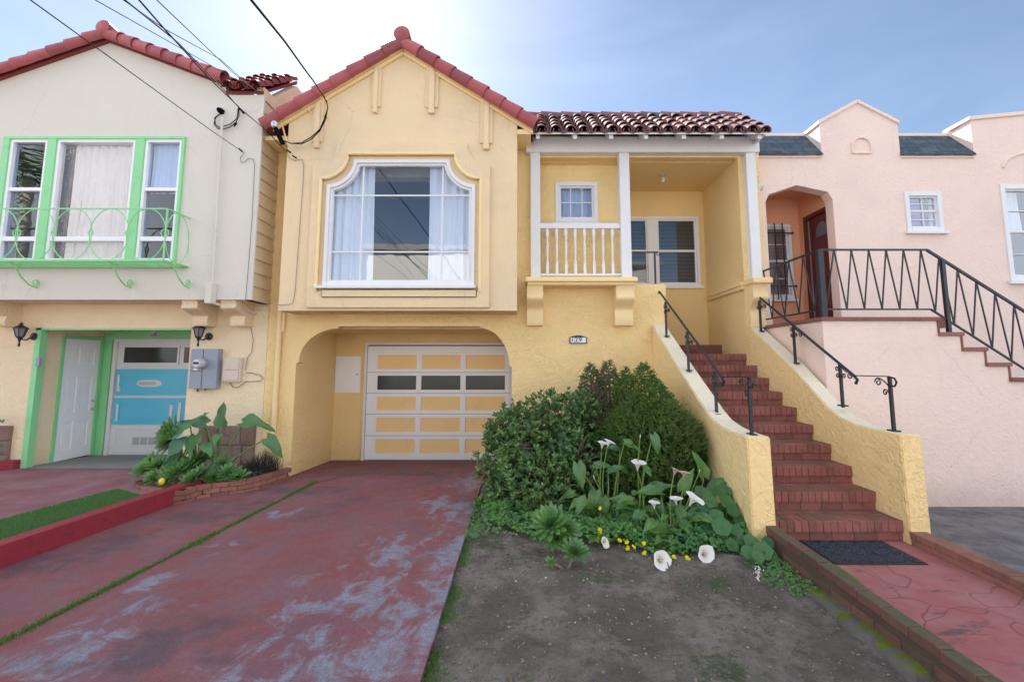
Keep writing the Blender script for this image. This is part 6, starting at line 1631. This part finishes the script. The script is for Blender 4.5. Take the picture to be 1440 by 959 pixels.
MB().tube([U(x, y, YB-.015) for x, y in ((402, 212), (407, 223), (415, 226), (425, 224), (427, 232), (426, 260), (420, 340), (415, 410), (412, 426), (406, 428.5), (391, 429))], .0045, 5).build('cable', plain('grey_cable', (.2,.2,.22), .5), yk, smooth=True)
MB().tube([U(403, 211, YB-.03), U(409, 215, YB-.03)], .012, 6).tube([U(411, 219, YB-.03), U(417, 223, YB-.03)], .010, 6).build('clamp', M_hd, yk)
for (x, y) in ((463, 144), (460.5, 165), (436, 158)):
    q = U(x, y, YB-.02); 
    yk2 = MB().tube([(q.x-.03, YB-.06, q.z+.03), (q.x+.02, YB-.0, q.z-.01)], .012, 6).build('hook', M_ytrim, yk)

# ---------------------------------------------------------------- camera, sun, sky
cam = bpy.data.cameras.new('camera'); co = bpy.data.objects.new('camera', cam); C.objects.link(co)
co.location = (0, 0, H); co.rotation_euler = (math.pi/2 + PITCH, 0, 0)
cam.sensor_width = 36; cam.lens = F/1440*36; cam.shift_x = -15/1440; cam.shift_y = -40.5/1440; cam.clip_start = .05; cam.clip_end = 2000
bpy.context.scene.camera = co
EL, AZ = 41.5, -21.0      # degrees; azimuth from +Y towards +X
sun = bpy.data.lights.new('sun', 'SUN'); so = bpy.data.objects.new('sun', sun); C.objects.link(so)
sd_ = Vector((math.sin(math.radians(AZ))*math.cos(math.radians(EL)), math.cos(math.radians(AZ))*math.cos(math.radians(EL)), math.sin(math.radians(EL))))
so.rotation_euler = (-sd_).to_track_quat('-Z', 'Y').to_euler(); sun.energy = 5.0; sun.angle = math.radians(.5); sun.color = (1, .95, .87)
wd = bpy.data.worlds.new('World'); bpy.context.scene.world = wd; wd.use_nodes = True
nt = wd.node_tree; bg = nt.nodes['Background']
sky = nt.nodes.new('ShaderNodeTexSky'); sky.sky_type = 'NISHITA'; sky.sun_disc = False
sky.sun_elevation = math.radians(EL); sky.sun_rotation = math.radians(AZ); sky.air_density = 1.0; sky.dust_density = .35; sky.ozone_density = 1.0
tc = nt.nodes.new('ShaderNodeTexCoord'); mp = nt.nodes.new('ShaderNodeMapping'); mp.inputs['Scale'].default_value = (1, 1, 3.2); mp.inputs['Rotation'].default_value = (0, .25, .4)
nt.links.new(tc.outputs['Generated'], mp.inputs[0])
nz = nt.nodes.new('ShaderNodeTexNoise'); nz.inputs['Scale'].default_value = 1.7; nz.inputs['Detail'].default_value = 7; nz.inputs['Roughness'].default_value = .58; nz.inputs['Distortion'].default_value = .6
nt.links.new(mp.outputs[0], nz.inputs['Vector'])
mr = nt.nodes.new('ShaderNodeMapRange'); mr.interpolation_type = 'SMOOTHSTEP'; mr.inputs[1].default_value = .25; mr.inputs[2].default_value = .95; mr.inputs[3].default_value = CLO; mr.inputs[4].default_value = CHI
nt.links.new(nz.outputs['Fac'], mr.inputs[0])
sp_ = nt.nodes.new('ShaderNodeSeparateXYZ'); nt.links.new(tc.outputs['Generated'], sp_.inputs[0])
def wm(op, a, b, cl=False):
    n = nt.nodes.new('ShaderNodeMath'); n.operation = op; n.use_clamp = cl
    for i, v in enumerate((a, b)):
        if isinstance(v, (int, float)): n.inputs[i].default_value = v
        else: nt.links.new(v, n.inputs[i])
    return n.outputs[0]
# unseen bright cloud behind the camera, added to light the facades; thin veil elsewhere
side = wm('MULTIPLY', wm('SUBTRACT', wm('ABSOLUTE', sp_.outputs[0], 0), .40), 4.0, True)
side = wm('MAXIMUM', side, wm('MULTIPLY', wm('SUBTRACT', sp_.outputs[2], .72), 5.0, True))
back = wm('MULTIPLY', wm('SUBTRACT', .15, sp_.outputs[1]), 2.5, True)
fill_bank = wm('MULTIPLY', wm('MULTIPLY', side, back), wm('ADD', mr.outputs[0], FILL_BANK), True)
left = wm('MULTIPLY', wm('SUBTRACT', .25, sp_.outputs[0]), .4, True)
front = wm('MULTIPLY', wm('ADD', mr.outputs[0], left), FRONT)
fac = wm('MAXIMUM', fill_bank, front)
mxn = nt.nodes.new('ShaderNodeMix'); mxn.data_type = 'RGBA'; nt.links.new(fac, mxn.inputs[0]); nt.links.new(sky.outputs[0], mxn.inputs[6]); mxn.inputs[7].default_value = (*CLOUD, 1)
nt.links.new(mxn.outputs[2], bg.inputs['Color']); bg.inputs['Strength'].default_value = SKYS
vs = bpy.context.scene.view_settings; vs.view_transform = 'Standard'; vs.look = 'None'; vs.exposure = EXPO; vs.gamma = 1; vs.use_curve_mapping = False
sc_ = bpy.context.scene; sc_.cycles.max_bounces = 6; sc_.cycles.diffuse_bounces = 4; sc_.cycles.transparent_max_bounces = 12; sc_.cycles.use_denoising = True
